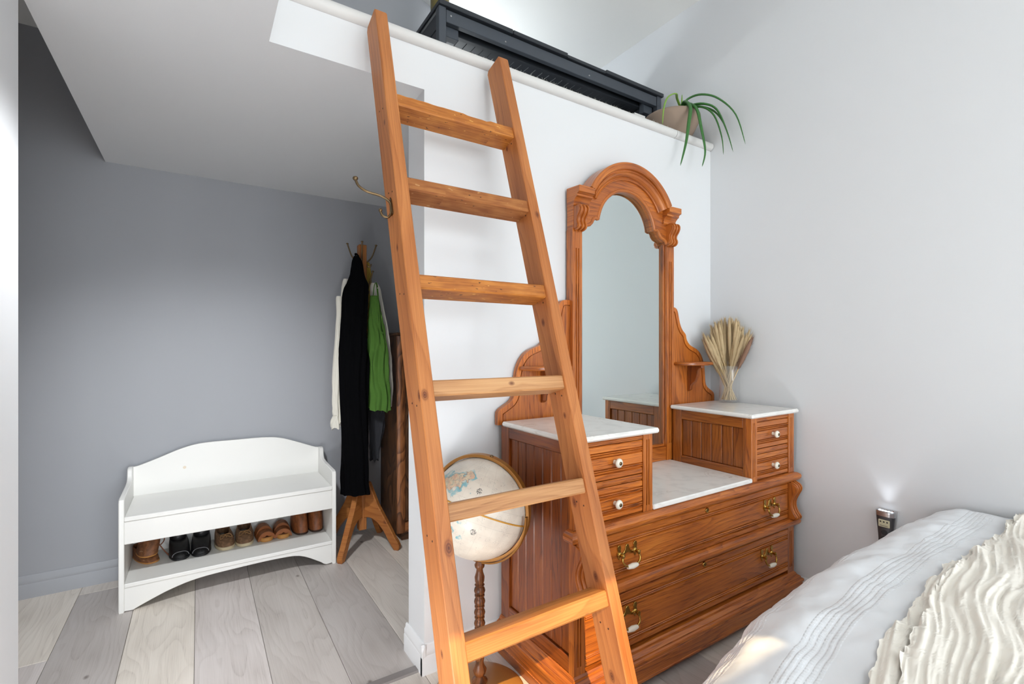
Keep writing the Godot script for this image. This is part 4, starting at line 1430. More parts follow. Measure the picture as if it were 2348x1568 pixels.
	# bedding
	var wf := picture(512, 512, func(x: float, y: float) -> Color:
		# one band of raised dots per repeat, y across the bed
		var v := 0.0
		if y > 0.1 and y < 0.54:
			var rows := absf(sin((y - 0.1) / 0.44 * PI * 6.0))
			var dots := 0.5 + 0.5 * sin(x * TAU * 15.0)
			v = smoothstep(0.25, 0.95, rows) * (0.35 + 0.65 * smoothstep(0.1, 0.8, dots))
		return Color(v, v, v))
	var dv := mat("duvet_cotton", rgb(238, 240, 243), 0.85)
	dv.uv1_scale = Vector3(1.0 / 0.16, 1.0 / 0.16, 1)
	bumpy(dv, wf, 0.13)
	dv.rim_enabled = true
	dv.rim = 0.2
	var gz := mat("gauze", rgb(247, 241, 230), 0.95)
	gz.rim_enabled = true
	gz.rim = 0.2
	mat("mattress", rgb(230, 228, 224), 0.9)
	mat("bed_frame", rgb(150, 120, 90), 0.6)
	mat("torch_body", rgb(92, 94, 98), 0.32, null, 1, 1, 0.6)
	mat("torch_dark", rgb(40, 41, 44), 0.45)
	mat("torch_label", rgb(214, 210, 178), 0.5)
	mat("torch_rim", rgb(196, 198, 202), 0.2, null, 1, 1, 0.9)
	var em := mat("torch_led", rgb(240, 245, 255), 0.2)
	em.emission_enabled = true
	em.emission = Color(0.92, 0.96, 1.0)
	em.emission_energy_multiplier = 2.2
	var fur := mat("fur", rgb(226, 222, 214), 0.95)
	mat("vase_olive", rgb(120, 108, 58), 0.4)

# ------------------------------------------------------------------ white shoe bench
func shoe_bench() -> void:
	var x0 := -0.289
	var x1 := 0.615
	var zf := -1.068
	var zb := -1.448
	var t := thing("shoe_bench", "white painted wooden shoe bench with an arched back and open shelf", "bench", Vector3(0.163, 0, -1.26))
	var side := v2([zf, 0.0, zf, 0.478, zf - 0.008, 0.493, zf - 0.03, 0.506, -1.36, 0.535, -1.378, 0.548, -1.383, 0.57, -1.385, 0.588, -1.392, 0.598, -1.405, 0.602, -1.43, 0.602, zb, 0.598, zb, 0.0])
	side = v2([zf, 0.0, zf, 0.473, zf - 0.006, 0.486, zf - 0.02, 0.492, -1.30, 0.497, -1.35, 0.503, -1.368, 0.515, -1.375, 0.535, -1.38, 0.552, -1.392, 0.56, -1.41, 0.562, zb, 0.556, zb, 0.0])
	for q in [[x0, x0 + 0.02], [x1 - 0.02, x1]]:
		var st := S()
		prism(st, side, 0, q[0], q[1], 0.003, 1)
		part("side_panel", st, M["white_paint"], t)
	var a := x0 + 0.02
	var b := x1 - 0.02
	var st := S()
	var back := PackedVector2Array([Vector2(a, 0.1), Vector2(b, 0.1), Vector2(b, 0.556)])
	for p in curve([Vector2(b, 0.556), Vector2(b - 0.025, 0.562), Vector2(b - 0.1, 0.593), Vector2(b - 0.2, 0.63), Vector2(b - 0.29, 0.642), Vector2((a + b) / 2, 0.643), Vector2(a + 0.29, 0.642), Vector2(a + 0.2, 0.625), Vector2(a + 0.1, 0.587), Vector2(a + 0.025, 0.56), Vector2(a, 0.555)], 50):
		back.append(p)
	prism(st, back, 2, zb, zb + 0.018, 0.003, 0)
	part("back_panel", st, M["white_paint"], t)
	st = S()
	lathe(st, [Vector2(0.0075, 0.0), Vector2(0.0, 0.0004)], 16, Transform3D(Basis(Vector3(1, 0, 0), PI / 2), Vector3(-0.06, 0.525, zb + 0.018)))
	part("wood_knot", st, M["knot_pale"], t)
	st = S()
	box(st, Vector3(a, 0.392, zb + 0.018), Vector3(b, 0.412, zf + 0.002), 0.003, 0)
	part("seat", st, M["white_paint"], t)
	st = S()
	box(st, Vector3(a, 0.292, zf - 0.022), Vector3(b, 0.392, zf - 0.004), 0.002, 0)
	part("apron", st, M["white_paint"], t)
	st = S()
	box(st, Vector3(a, 0.105, zb + 0.018), Vector3(b, 0.123, zf + 0.001), 0.003, 0)
	part("shelf", st, M["white_paint"], t)
	st = S()
	var low := PackedVector2Array([Vector2(b, 0.107), Vector2(a, 0.107), Vector2(a, 0.004)])
	for p in curve([Vector2(a + 0.03, 0.002), Vector2(a + 0.06, 0.016), Vector2(a + 0.16, 0.054), Vector2(a + 0.27, 0.078), Vector2((a + b) / 2, 0.086), Vector2(b - 0.27, 0.088), Vector2(b - 0.16, 0.078), Vector2(b - 0.07, 0.03), Vector2(b - 0.04, 0.008), Vector2(b - 0.025, 0.003)], 40):
		low.append(p)
	low.append(Vector2(b, 0.006))
	prism(st, low, 2, zf - 0.022, zf - 0.004, 0.002, 0)
	part("toe_rail", st, M["white_paint"], t)

# ------------------------------------------------------------------ shoes
# outline of a sole: toe at +z, length l, width w
func sole_line(l: float, w: float, n: int, bend: float) -> PackedVector2Array:
	var p := PackedVector2Array()
	for i in n:
		var a := TAU * i / n
		var z := sin(a)
		var k := 0.5 + 0.5 * z
		var half := w * 0.5 * lerpf(0.76, 1.0, smoothstep(0.0, 0.72, k))
		var c := cos(a)
		var x := half * signf(c) * pow(absf(c), 0.72)
		p.append(Vector2(x + bend * sin(k * PI) * 0.6 - bend * k * 0.3, l * 0.5 * signf(z) * pow(absf(z), 0.86)))
	return p

# upper: from the sole line up to the rim of the opening
func shoe(called: String, label: String, group: String, at: Vector3, turn: float, l: float, w: float, sole_h: float, open_c: float, open_l: float, open_w: float, y_heel: float, y_front: float, upper: String, lining: String, sole: String, bend := 0.0, lean := 0.0) -> Node3D:
	var t := thing(called, label, "shoe", at, turn, group)
	org = Vector3.ZERO
	var n := 40
	var line := sole_line(l, w, n, bend)
	var st := S()
	var out := PackedVector2Array()
	for p in line:
		out.append(p * 1.03)
	prism(st, out, 1, 0.0, sole_h, 0.002, 2)
	part("sole", st, M[sole], t)
	st = S()
	var rows := []
	var steps := 16
	for s in steps + 1:
		var f := float(s) / steps
		var row := PackedVector3Array()
		for i in n:
			var a := TAU * i / n
			var rimp := Vector2(cos(a) * open_w, open_c + sin(a) * open_l)
			var k := clampf((sin(a) + 1.0) * 0.5, 0.0, 1.0)
			var yr := lerpf(y_heel, y_front, smoothstep(0.15, 1.0, k))
			var g := pow(f, lerpf(1.1, 1.35, k))
			var q: Vector2 = line[i].lerp(rimp, g)
			var bulge := 1.0 + 0.05 * sin(f * PI)
			var y := sole_h + (yr - sole_h) * (1.0 - pow(1.0 - f, lerpf(1.35, 2.1, k)))
			row.append(Vector3(q.x * bulge + lean * (y - sole_h), y, q.y))
		rows.append(row)
	# roll over the rim and down inside
	var last: PackedVector3Array = rows[steps]
	for e in [[0.93, -0.004], [0.9, -0.02], [0.86, -0.04]]:
		var row := PackedVector3Array()
		for i in n:
			var p := last[i]
			row.append(Vector3(p.x * e[0], maxf(p.y + e[1], sole_h + 0.004), open_c + (p.z - open_c) * e[0]))
		rows.append(row)
	skin(st, rows, true, -1.0, Vector2(1, 2))
	part("upper", st, M[upper], t)
	st = S()
	var ins := PackedVector2Array()
	for p in line:
		ins.append(p * 0.9)
	prism(st, ins, 1, sole_h, sole_h + 0.004, 0.0, 2)
	part("insole", st, M[lining], t)
	st = S()
	var collar := []
	for i in n + 1:
		var p := last[i % n]
		collar.append(p + Vector3(0, 0.0005, 0))
	tube(st, collar, 0.0022, 6)
	part("collar", st, M[upper], t)
	return t

func lace(t: Node3D, pts: Array, m: String, r := 0.0016) -> void:
	var st := S()
	tube(st, curve(pts, pts.size() * 6), r, 6)
	part("lace", st, M[m], t)

func toe_seam(t: Node3D, l: float, w: float, y: float, m: String) -> void:
	var st := S()
	for i in 12:
		var a := PI * (0.16 + 0.68 * i / 11.0)
		var p := Vector3(cos(a) * w * 0.40, y + 0.004 * sin(a), l * 0.5 - 0.046 + sin(a) * 0.03)
		tube(st, [p, p + Vector3(cos(a) * 0.003, -0.003, sin(a) * 0.005)], 0.0009, 4)
	part("stitching", st, M[m], t)

func shoes() -> void:
	var y := 0.1232
	# black mules
	for i in 2:
		var s := shoe("black_mule", "%s black leather mule with a dark open toe, on the bench shelf" % ["left", "right"][i], "pair of black mules", Vector3([-0.08, 0.012][i], y, -1.322), [0.1, -0.03][i], 0.2, 0.088, 0.012, -0.058, 0.036, 0.034, 0.07, 0.062, "leather_black", "lining_black", "sole_black")
		var st := S()
		# open toe: dark mouth with a pale edge
		var mouth := []
		for k in 15:
			var a := PI * k / 14.0
			mouth.append(Vector3(cos(a) * 0.034, 0.014 + sin(a) * 0.022, 0.094 - sin(a) * 0.01 - absf(cos(a)) * 0.012))
		tube(st, mouth, 0.0018, 6)
		part("toe_edge", st, M["edge_grey"], s)
		st = S()
		ball(st, Vector3(0, 0.017, 0.081), Vector3(0.031, 0.017, 0.014), 14)
		part("toe_opening", st, M["lining_black"], s)
		st = S()
		lathe(st, [Vector2(0.033, 0.0), Vector2(0.035, 0.012), Vector2(0.037, 0.03), Vector2(0.035, 0.032), Vector2(0.031, 0.026)], 24, Transform3D(Basis.from_scale(Vector3(0.95, 1.0, 1.1)), Vector3(0, 0.055, -0.058)))
		part("heel_strap", st, M["leather_black"], s)
	# taupe boat shoes
	for i in 2:
		var s := shoe("boat_shoe", "%s taupe suede boat shoe with tan laces and a cream sole" % ["left", "right"][i], "pair of boat shoes", Vector3([0.112, 0.205][i], y, -1.336), [0.12, -0.03][i], 0.2, 0.088, 0.015, -0.036, 0.058, 0.031, 0.07, 0.052, "leather_taupe", "lining_dark", "sole_cream")
		lace(s, [Vector3(-0.018, 0.0533, 0.0200), Vector3(0.0, 0.0568, 0.0260), Vector3(0.02, 0.0533, 0.0220)], "lace_tan")
		lace(s, [Vector3(-0.02, 0.0499, 0.0340), Vector3(0.0, 0.0533, 0.0380), Vector3(0.02, 0.0499, 0.0340)], "lace_tan")
		lace(s, [Vector3(0.0, 0.0568, 0.0300), Vector3(-0.02, 0.0602, 0.0420), Vector3(-0.026, 0.0473, 0.0580), Vector3(-0.012, 0.0482, 0.0500), Vector3(0.0, 0.0568, 0.0320)], "lace_tan")
		lace(s, [Vector3(0.0, 0.0568, 0.0300), Vector3(0.018, 0.0611, 0.0400), Vector3(0.028, 0.0482, 0.0540), Vector3(0.014, 0.0490, 0.0500), Vector3(0.0, 0.0568, 0.0320)], "lace_tan")
		lace(s, [Vector3(-0.002, 0.0568, 0.0300), Vector3(0.004, 0.0499, 0.0500), Vector3(0.0, 0.0396, 0.0680)], "lace_tan")
		var st := S()
		var seam := []
		for k in 17:
			var a := PI * (0.02 + 0.96 * k / 16.0)
			seam.append(Vector3(cos(a) * 0.034, 0.033 + sin(a) * 0.004, 0.042 + sin(a) * 0.036))
		tube(st, seam, 0.0024, 6)
		part("toe_seam", st, M["leather_taupe"], s)
	# tan slides with an ankle strap
	for i in 2:
		var s := thing("leather_slide", "%s tan leather slide sandal with a thick wooden sole" % ["left", "right"][i], "shoe", Vector3([0.297, 0.386][i], y, -1.342), [0.08, -0.03][i], "pair of tan slides")
		org = Vector3.ZERO
		var st := S()
		prism(st, sole_line(0.212, 0.084, 40, 0.0), 1, 0.0, 0.021, 0.003, 2)
		part("sole", st, M["sole_tan"], s)
		st = S()
		var ins := PackedVector2Array()
		for p in sole_line(0.212, 0.084, 40, 0.0):
			ins.append(p * 0.93)
		prism(st, ins, 1, 0.021, 0.0225, 0.0, 2)
		part("insole", st, M["leather_brown"], s)
		for band in [[0.03, 0.09, 0.044, 0.004], [-0.022, 0.036, 0.058, 0.01]]:
			st = S()
			var rows := []
			for q in 9:
				var z := lerpf(band[0], band[1], q / 8.0)
				var row := PackedVector3Array()
				for side in 2:
					for k in 13:
						var kk := k if side == 0 else 12 - k
						var a := PI * kk / 12.0
						var th := 0.0 if side == 0 else 0.003
						row.append(Vector3(cos(a) * (0.043 - th), 0.004 + sin(a) * (band[2] - th), z - sin(a) * band[3]))
				rows.append(row)
			skin(st, rows, true, -1.0, Vector2(1, 2), true)
			part("strap", st, M["leather_tan"], s)
		st = S()
		prism(st, v2([-0.034, 0.021, 0.034, 0.021, 0.034, 0.052, 0.026, 0.078, 0.0, 0.084, -0.026, 0.078, -0.034, 0.052]), 2, -0.102, -0.095, 0.002, 0)
		part("heel_cup", st, M["leather_brown"], s)
		lace(s, [Vector3(0.03, 0.05, -0.098), Vector3(0.04, 0.085, -0.07), Vector3(0.02, 0.1, -0.03), Vector3(-0.02, 0.098, -0.03), Vector3(-0.04, 0.085, -0.07), Vector3(-0.03, 0.05, -0.098)], "leather_tan", 0.0032)
	# brown ankle boots
	for i in 2:
		var s := shoe("ankle_boot", "%s brown leather ankle boot with a stitched toe, shaft behind the apron" % ["left", "right"][i], "pair of ankle boots", Vector3([0.474, 0.558][i], y, -1.343), [0.06, -0.05][i], 0.205, 0.08, 0.01, -0.052, 0.045, 0.032, 0.155, 0.15, "leather_boot", "lining_dark", "sole_dark")
		toe_seam(s, 0.205, 0.08, 0.026, "stitch")
		var st := S()
		for q in [-1.0, 1.0]:
			tube(st, curve([Vector3(q * 0.036, 0.012, 0.02), Vector3(q * 0.034, 0.05, 0.005), Vector3(q * 0.032, 0.09, -0.015), Vector3(q * 0.033, 0.14, -0.03)], 14), 0.0013, 5)
		part("seam", st, M["sole_dark"], s)
	# brown moccasin boots, one lying across the other
	for i in 2:
		var s := shoe("moccasin_boot", ["upper brown lace-up moccasin boot lying on its mate", "lower brown moccasin boot under its mate at the shelf end"][i], "pair of moccasin boots", Vector3([-0.212, -0.218][i], [y + 0.034, y][i], [-1.348, -1.348][i]), [0.18, 0.42][i], 0.2, [0.086, 0.082][i], 0.006, -0.045, [0.05, 0.045][i], [0.034, 0.03][i], [0.125, 0.05][i], [0.1, 0.044][i], ["leather_brown", "leather_brown"][i], "lining_dark", "sole_tan", 0.0, [0.25, 0.0][i])
		toe_seam(s, 0.2, 0.086, 0.026 if i == 0 else 0.016, "stitch")
		if i == 0:
			lace(s, [Vector3(-0.012, 0.088, 0.02), Vector3(0.02, 0.1, 0.03), Vector3(0.048, 0.092, 0.034), Vector3(0.03, 0.072, 0.05), Vector3(0.012, 0.09, 0.026)], "leather_red", 0.0028)
			lace(s, [Vector3(0.012, 0.09, 0.022), Vector3(-0.022, 0.09, 0.036), Vector3(-0.034, 0.06, 0.05), Vector3(-0.012, 0.066, 0.044), Vector3(0.01, 0.09, 0.024)], "leather_red", 0.0028)
			lace(s, [Vector3(0.03, 0.092, 0.022), Vector3(0.064, 0.1, 0.01), Vector3(0.066, 0.05, 0.04), Vector3(0.05, 0.03, 0.05)], "leather_red", 0.0026)
			lace(s, [Vector3(0.03, 0.06, 0.04), Vector3(0.06, 0.005, 0.052), Vector3(0.082, -0.028, 0.06), Vector3(0.084, -0.0305, 0.04), Vector3(0.08, -0.0305, 0.02)], "leather_red", 0.0026)
			var st := S()
			tube(st, curve([Vector3(-0.028, 0.075, 0.03), Vector3(-0.01, 0.094, 0.012), Vector3(0.018, 0.098, 0.008), Vector3(0.036, 0.086, 0.02)], 16), 0.007, 8, 0.5)
			part("cuff", st, M["leather_red"], s)

# ------------------------------------------------------------------ coat rack and clothes
func coat_rack() -> void:
	var t := thing("coat_rack", "wooden coat stand with four curved feet and bent metal hooks", "coat rack", Vector3(0.79, 0, -1.21), 0.001)
	org = Vector3.ZERO
	var st := S()
	box(st, Vector3(-0.022, 0.1, -0.022), Vector3(0.022, 1.735, 0.022), 0.003, 1)
	part("post", st, M["coat_rack_wood"], t)
	for k in 4:
		st = S()
		var foot := v2([0.0, 0.17, 0.012, 0.37, 0.02, 0.377, 0.032, 0.372, 0.05, 0.33, 0.085, 0.25, 0.13, 0.175, 0.165, 0.115, 0.19, 0.07, 0.205, 0.05, 0.215, 0.03, 0.216, 0.012, 0.21, 0.0, 0.185, 0.0, 0.174, 0.016, 0.155, 0.044, 0.12, 0.105, 0.085, 0.148, 0.05, 0.17, 0.025, 0.175])
		prism(st, foot, 2, -0.016, 0.016, 0.004, 0)
		var f := part("foot", st, M["coat_rack_wood"], t)
		f.rotation.y = deg_to_rad(45.0 + 90.0 * k - 0.0)
		f.position = Vector3(0, 0, 0).move_toward(Vector3(cos(deg_to_rad(45.0 + 90.0 * k)), 0, -sin(deg_to_rad(45.0 + 90.0 * k))) * 0.02, 1)
	# hooks: four high, four lower, turned between
	for k in 4:
		for lvl in 2:
			st = S()
			var y: float = [1.66, 1.5][lvl]
			tube(st, curve([Vector3(0.02, y - 0.02, 0), Vector3(0.035, y - 0.015, 0), Vector3(0.055, y + 0.01, 0), Vector3(0.07, y + 0.05, 0), Vector3(0.078, y + 0.075, 0)], 16), 0.0042, 7)
			ball(st, Vector3(0.079, y + 0.079, 0), Vector3(0.0075, 0.005, 0.0075), 10)
			tube(st, curve([Vector3(0.022, y - 0.03, 0), Vector3(0.034, y - 0.048, 0), Vector3(0.048, y - 0.045, 0), Vector3(0.052, y - 0.03, 0)], 12), 0.004, 7)
			var h := part("hook", st, M["old_brass"], t)
			h.rotation.y = deg_to_rad(90.0 * k + (33.0 if lvl == 1 else 75.0))

# hanging cloth: rows [y, centre, half width, half depth]; folds ripple round it
func garment(st: SurfaceTool, rows_in: Array, folds: int, amp: float, z0: float, seed_: int, hem := 0.006) -> void:
	var nz := noise(seed_, 2)
	var pts := []
	for r in rows_in:
		pts.append(Vector4(r[0], r[1], r[2], r[3]))
	var ex := curve(pts, 46)
	var rows := []
	for i in ex.size():
		var v: Vector4 = ex[i]
		var f := float(i) / (ex.size() - 1)
		var row := PackedVector3Array()
		var n := 72
		for k in n:
			var a := TAU * k / n
			var rip := sin(a * folds + 2.0 * nz.get_noise_2d(f * 2.0, 3.0) * 3.0) * amp * smoothstep(0.05, 0.5, f) + nz.get_noise_3d(cos(a) * 1.6, f * 5.0, sin(a) * 1.6) * amp * 1.3 * smoothstep(0.0, 0.3, f)
			var y := v.x + (nz.get_noise_2d(cos(a) * 0.7 + 5.0, sin(a) * 0.7) * hem * f)
			row.append(Vector3(v.y + cos(a) * maxf(v.z + rip, 0.002), y, z0 + sin(a) * maxf(v.w + rip * 0.8, 0.002)))
		rows.append(row)
	skin(st, rows, true, 1.0, Vector2(4, 2), true)

func clothes() -> void:
	var yaw := -deg_to_rad(33.03)
	# own axes: x to the viewer's right, z towards the viewer; 0 is the post of the stand
	var at := Vector3(0.78, 0, -1.205)
	var t := thing("black_jumpsuit", "long black sleeveless jumpsuit hanging at the front of the coat stand", "clothing", at, yaw)
	org = Vector3.ZERO
	var st := S()
	garment(st, [[1.655, 0.0040, 0.0140, 0.012], [1.62, 0.0070, 0.0300, 0.016], [1.55, 0.0090, 0.0420, 0.02], [1.5, 0.0070, 0.0600, 0.026], [1.44, -0.0010, 0.0700, 0.03], [1.3, -0.0060, 0.0700, 0.034], [1.15, -0.0110, 0.0730, 0.036], [1.07, -0.0110, 0.0780, 0.038], [0.9, -0.0100, 0.0750, 0.038], [0.62, -0.0050, 0.0730, 0.036], [0.42, -0.0050, 0.0720, 0.036], [0.33, -0.0030, 0.0750, 0.038]], 9, 0.006, 0.082, 91, 0.01)
	part("fabric", st, M["black_cloth"], t)
	st = S()
	tube(st, curve([Vector3(-0.0010, 1.66, 0.08), Vector3(-0.0210, 1.6, 0.088), Vector3(-0.0310, 1.52, 0.092), Vector3(-0.0460, 1.47, 0.09)], 14), 0.006, 6, 0.4)
	tube(st, curve([Vector3(-0.0010, 1.66, 0.08), Vector3(-0.0060, 1.675, 0.06), Vector3(-0.0010, 1.665, 0.03)], 10), 0.006, 6, 0.4)
	part("strap", st, M["black_cloth"], t)
	t = thing("white_blouse", "white long-sleeved blouse with ruffled cuff behind the black jumpsuit", "clothing", at, yaw)
	org = Vector3.ZERO
	st = S()
	garment(st, [[1.535, -0.0710, 0.0140, 0.014], [1.5, -0.0740, 0.0200, 0.02], [1.42, -0.0710, 0.0300, 0.026], [1.3, -0.0710, 0.0340, 0.028], [1.1, -0.0760, 0.0380, 0.03], [0.86, -0.0760, 0.0360, 0.03], [0.72, -0.0740, 0.0340, 0.028]], 6, 0.004, 0.032, 92, 0.02)
	part("bodice", st, M["white_cloth"], t)
	st = S()
	garment(st, [[1.435, -0.1040, 0.0140, 0.013], [1.41, -0.1040, 0.0180, 0.015], [1.3, -0.1030, 0.0160, 0.015], [1.1, -0.1150, 0.0200, 0.017], [0.9, -0.1210, 0.0210, 0.017], [0.78, -0.1210, 0.0180, 0.015], [0.76, -0.1220, 0.0130, 0.012], [0.73, -0.1260, 0.0240, 0.018], [0.695, -0.1240, 0.0260, 0.02]], 5, 0.003, 0.05, 93, 0.02)
	part("sleeve", st, M["white_cloth"], t)
	t = thing("green_top", "bright green sleeveless top with thin straps on the right of the coat stand", "clothing", at, yaw)
	org = Vector3.ZERO
	st = S()
	garment(st, [[1.44, 0.0880, 0.0230, 0.016], [1.38, 0.0920, 0.0310, 0.022], [1.3, 0.0960, 0.0390, 0.026], [1.18, 0.1040, 0.0490, 0.03], [1.05, 0.1120, 0.0570, 0.034], [0.92, 0.1140, 0.0580, 0.035], [0.8, 0.1180, 0.0600, 0.036]], 8, 0.006, 0.03, 94, 0.03)
	part("fabric", st, M["green_cloth"], t)
	st = S()
	tube(st, curve([Vector3(0.0880, 1.435, 0.05), Vector3(0.0940, 1.5, 0.045), Vector3(0.1000, 1.512, 0.03), Vector3(0.1000, 1.49, 0.01)], 14), 0.0045, 6, 0.5)
	tube(st, curve([Vector3(0.1240, 1.36, 0.045), Vector3(0.1100, 1.45, 0.044), Vector3(0.1000, 1.515, 0.03)], 12), 0.004, 6, 0.5)
	part("strap", st, M["green_cloth"], t)
	st = S()
	tube(st, curve([Vector3(0.1080, 1.48, 0.036), Vector3(0.1220, 1.36, 0.05), Vector3(0.1280, 1.29, 0.056), Vector3(0.1340, 1.24, 0.06), Vector3(0.1480, 1.225, 0.062)], 20), 0.005, 6, 0.4)
	part("armhole_edge", st, M["green_cloth"], t)
	t = thing("white_camisole", "white garment mostly hidden behind the green top", "clothing", at, yaw)
	org = Vector3.ZERO
	st = S()
	garment(st, [[1.52, 0.0710, 0.0190, 0.01], [1.46, 0.0780, 0.0330, 0.014], [1.2, 0.1110, 0.0450, 0.016], [1.0, 0.1260, 0.0500, 0.018], [0.805, 0.1260, 0.0450, 0.018]], 5, 0.003, -0.03, 95)
	part("fabric", st, M["white_cloth"], t)
	t = thing("charcoal_shirt", "dark charcoal shirt hanging below the green top", "clothing", at, yaw)
	org = Vector3.ZERO
	st = S()
	garment(st, [[1.5, 0.03, 0.016, 0.012], [1.2, 0.05, 0.035, 0.02], [0.9, 0.065, 0.045, 0.022], [0.78, 0.068, 0.048, 0.022], [0.66, 0.074, 0.042, 0.02], [0.56, 0.062, 0.03, 0.018], [0.49, 0.058, 0.022, 0.014]], 5, 0.005, -0.075, 96, 0.05)
	part("fabric", st, M["grey_cloth"], t)
	t = thing("yellow_scarf", "narrow mustard yellow scarf hanging behind the coat stand post", "clothing", at, yaw)
	org = Vector3.ZERO
	st = S()
	garment(st, [[1.64, 0.032, 0.01, 0.008], [1.58, 0.038, 0.012, 0.01], [1.4, 0.04, 0.014, 0.012], [1.2, 0.04, 0.014, 0.012]], 3, 0.003, -0.035, 97)
	part("fabric", st, M["yellow_cloth"], t)

func cabinet_and_rug() -> void:
	var t := thing("oak_cabinet", "dark stained oak cabinet with moulded door in the alcove corner", "cabinet", Vector3(1.3, 0, -1.3))
	var x0 := 0.98
	var x1 := 1.7
	var zb := -1.455
	var zf := -1.165
	var st := S()
	box(st, Vector3(x0, 0.05, zb), Vector3(x0 + 0.02, 1.225, zf), 0.002, 1)
	part("side_panel", st, M["walnut"], t)
	st = S()
	box(st, Vector3(x1 - 0.02, 0.05, zb), Vector3(x1, 1.225, zf), 0.002, 1)
	part("side_panel", st, M["walnut"], t)
	st = S()
	box(st, Vector3(x0 - 0.006, 1.215, zb), Vector3(x1 + 0.006, 1.235, zf + 0.022), 0.004, 0)
	part("top", st, M["walnut"], t)
	st = S()
	box(st, Vector3(x0 + 0.03, 0.0, zb), Vector3(x1 - 0.03, 0.055, zf + 0.002), 0.003, 0)
	part("plinth", st, M["walnut"], t)
	st = S()
	box(st, Vector3(x0, 0.05, zb), Vector3(x1, 1.215, zb + 0.008), 0.0, 1)
	part("back_panel", st, M["walnut"], t)
	st = S()
	prism(st, v2([x0, zf - 0.001, x0 + 0.05, zf - 0.001, x0 + 0.05, zf + 0.012, x0 + 0.035, zf + 0.02, x0 + 0.012, zf + 0.02, x0, zf + 0.01]), 1, 0.05, 1.213, 0.0, 1)
	part("stile", st, M["walnut_light"], t)
	st = S()
	box(st, Vector3(x0 + 0.05, 0.05, zf), Vector3(x1, 0.11, zf + 0.018), 0.004, 0)
	box(st, Vector3(x0 + 0.05, 1.15, zf), Vector3(x1, 1.213, zf + 0.018), 0.004, 0)
	part("frame_rail", st, M["walnut_light"], t)
	st = S()
	box(st, Vector3(x0 + 0.052, 0.112, zf - 0.004), Vector3(x1 - 0.002, 1.148, zf + 0.006), 0.003, 1)
	box(st, Vector3(x0 + 0.09, 0.15, zf), Vector3(x1 - 0.04, 1.11, zf + 0.014), 0.006, 1)
	part("door", st, M["walnut"], t)
	# sheepskin
	t = thing("sheepskin_rug", "shaggy white sheepskin rug on the alcove floor by the cabinet", "rug", Vector3(1.25, 0, -0.86))
	org = Vector3.ZERO
	st = S()
	var base := PackedVector2Array()
	for i in 28:
		var a := TAU * i / 28.0
		base.append(Vector2(cos(a) * (0.27 + 0.02 * sin(a * 5.0)), sin(a) * (0.23 + 0.015 * sin(a * 7.0))))
	prism(st, base, 1, 0.0, 0.012, 0.003)
	part("hide", st, M["fur"], t)
	st = S()
	for k in 6:
		var a := TAU * k / 6.0
		var p := Vector3(cos(a) * 0.006, 0, sin(a) * 0.006)
		var e := Vector3(cos(a) * 0.016 + 0.01, 0.03, sin(a) * 0.016)
		var w := Vector3(-sin(a), 0, cos(a)) * 0.0022
		tri(st, p - w, p + w, e, Vector3.UP, Vector3.UP, Vector3.UP, Vector2.ZERO, Vector2(1, 0), Vector2(0, 1))
		tri(st, p - w, p + w, e * Vector3(1.7, 0.5, 1.7), Vector3.UP, Vector3.UP, Vector3.UP, Vector2.ZERO, Vector2(1, 0), Vector2(0, 1))
	var mm := MultiMesh.new()
	mm.transform_format = MultiMesh.TRANSFORM_3D
	mm.mesh = st.commit()
	mm.instance_count = 2600
	for i in 2600:
		var a := rng.randf() * TAU
		var q := sqrt(rng.randf())
		var p := Vector3(cos(a) * 0.275 * q, 0.01, sin(a) * 0.235 * q)
		mm.set_instance_transform(i, Transform3D(Basis(Vector3.UP, rng.randf() * TAU).rotated(Vector3(sin(a), 0, -cos(a)), -0.5 * q).scaled(Vector3.ONE * rng.randf_range(0.8, 1.3)), p))
	var mi := MultiMeshInstance3D.new()
	mi.name = "fur"
	mi.multimesh = mm
	mi.material_override = M["fur"]
	mi.set_meta("kind", "stuff")
	t.add_child(mi)

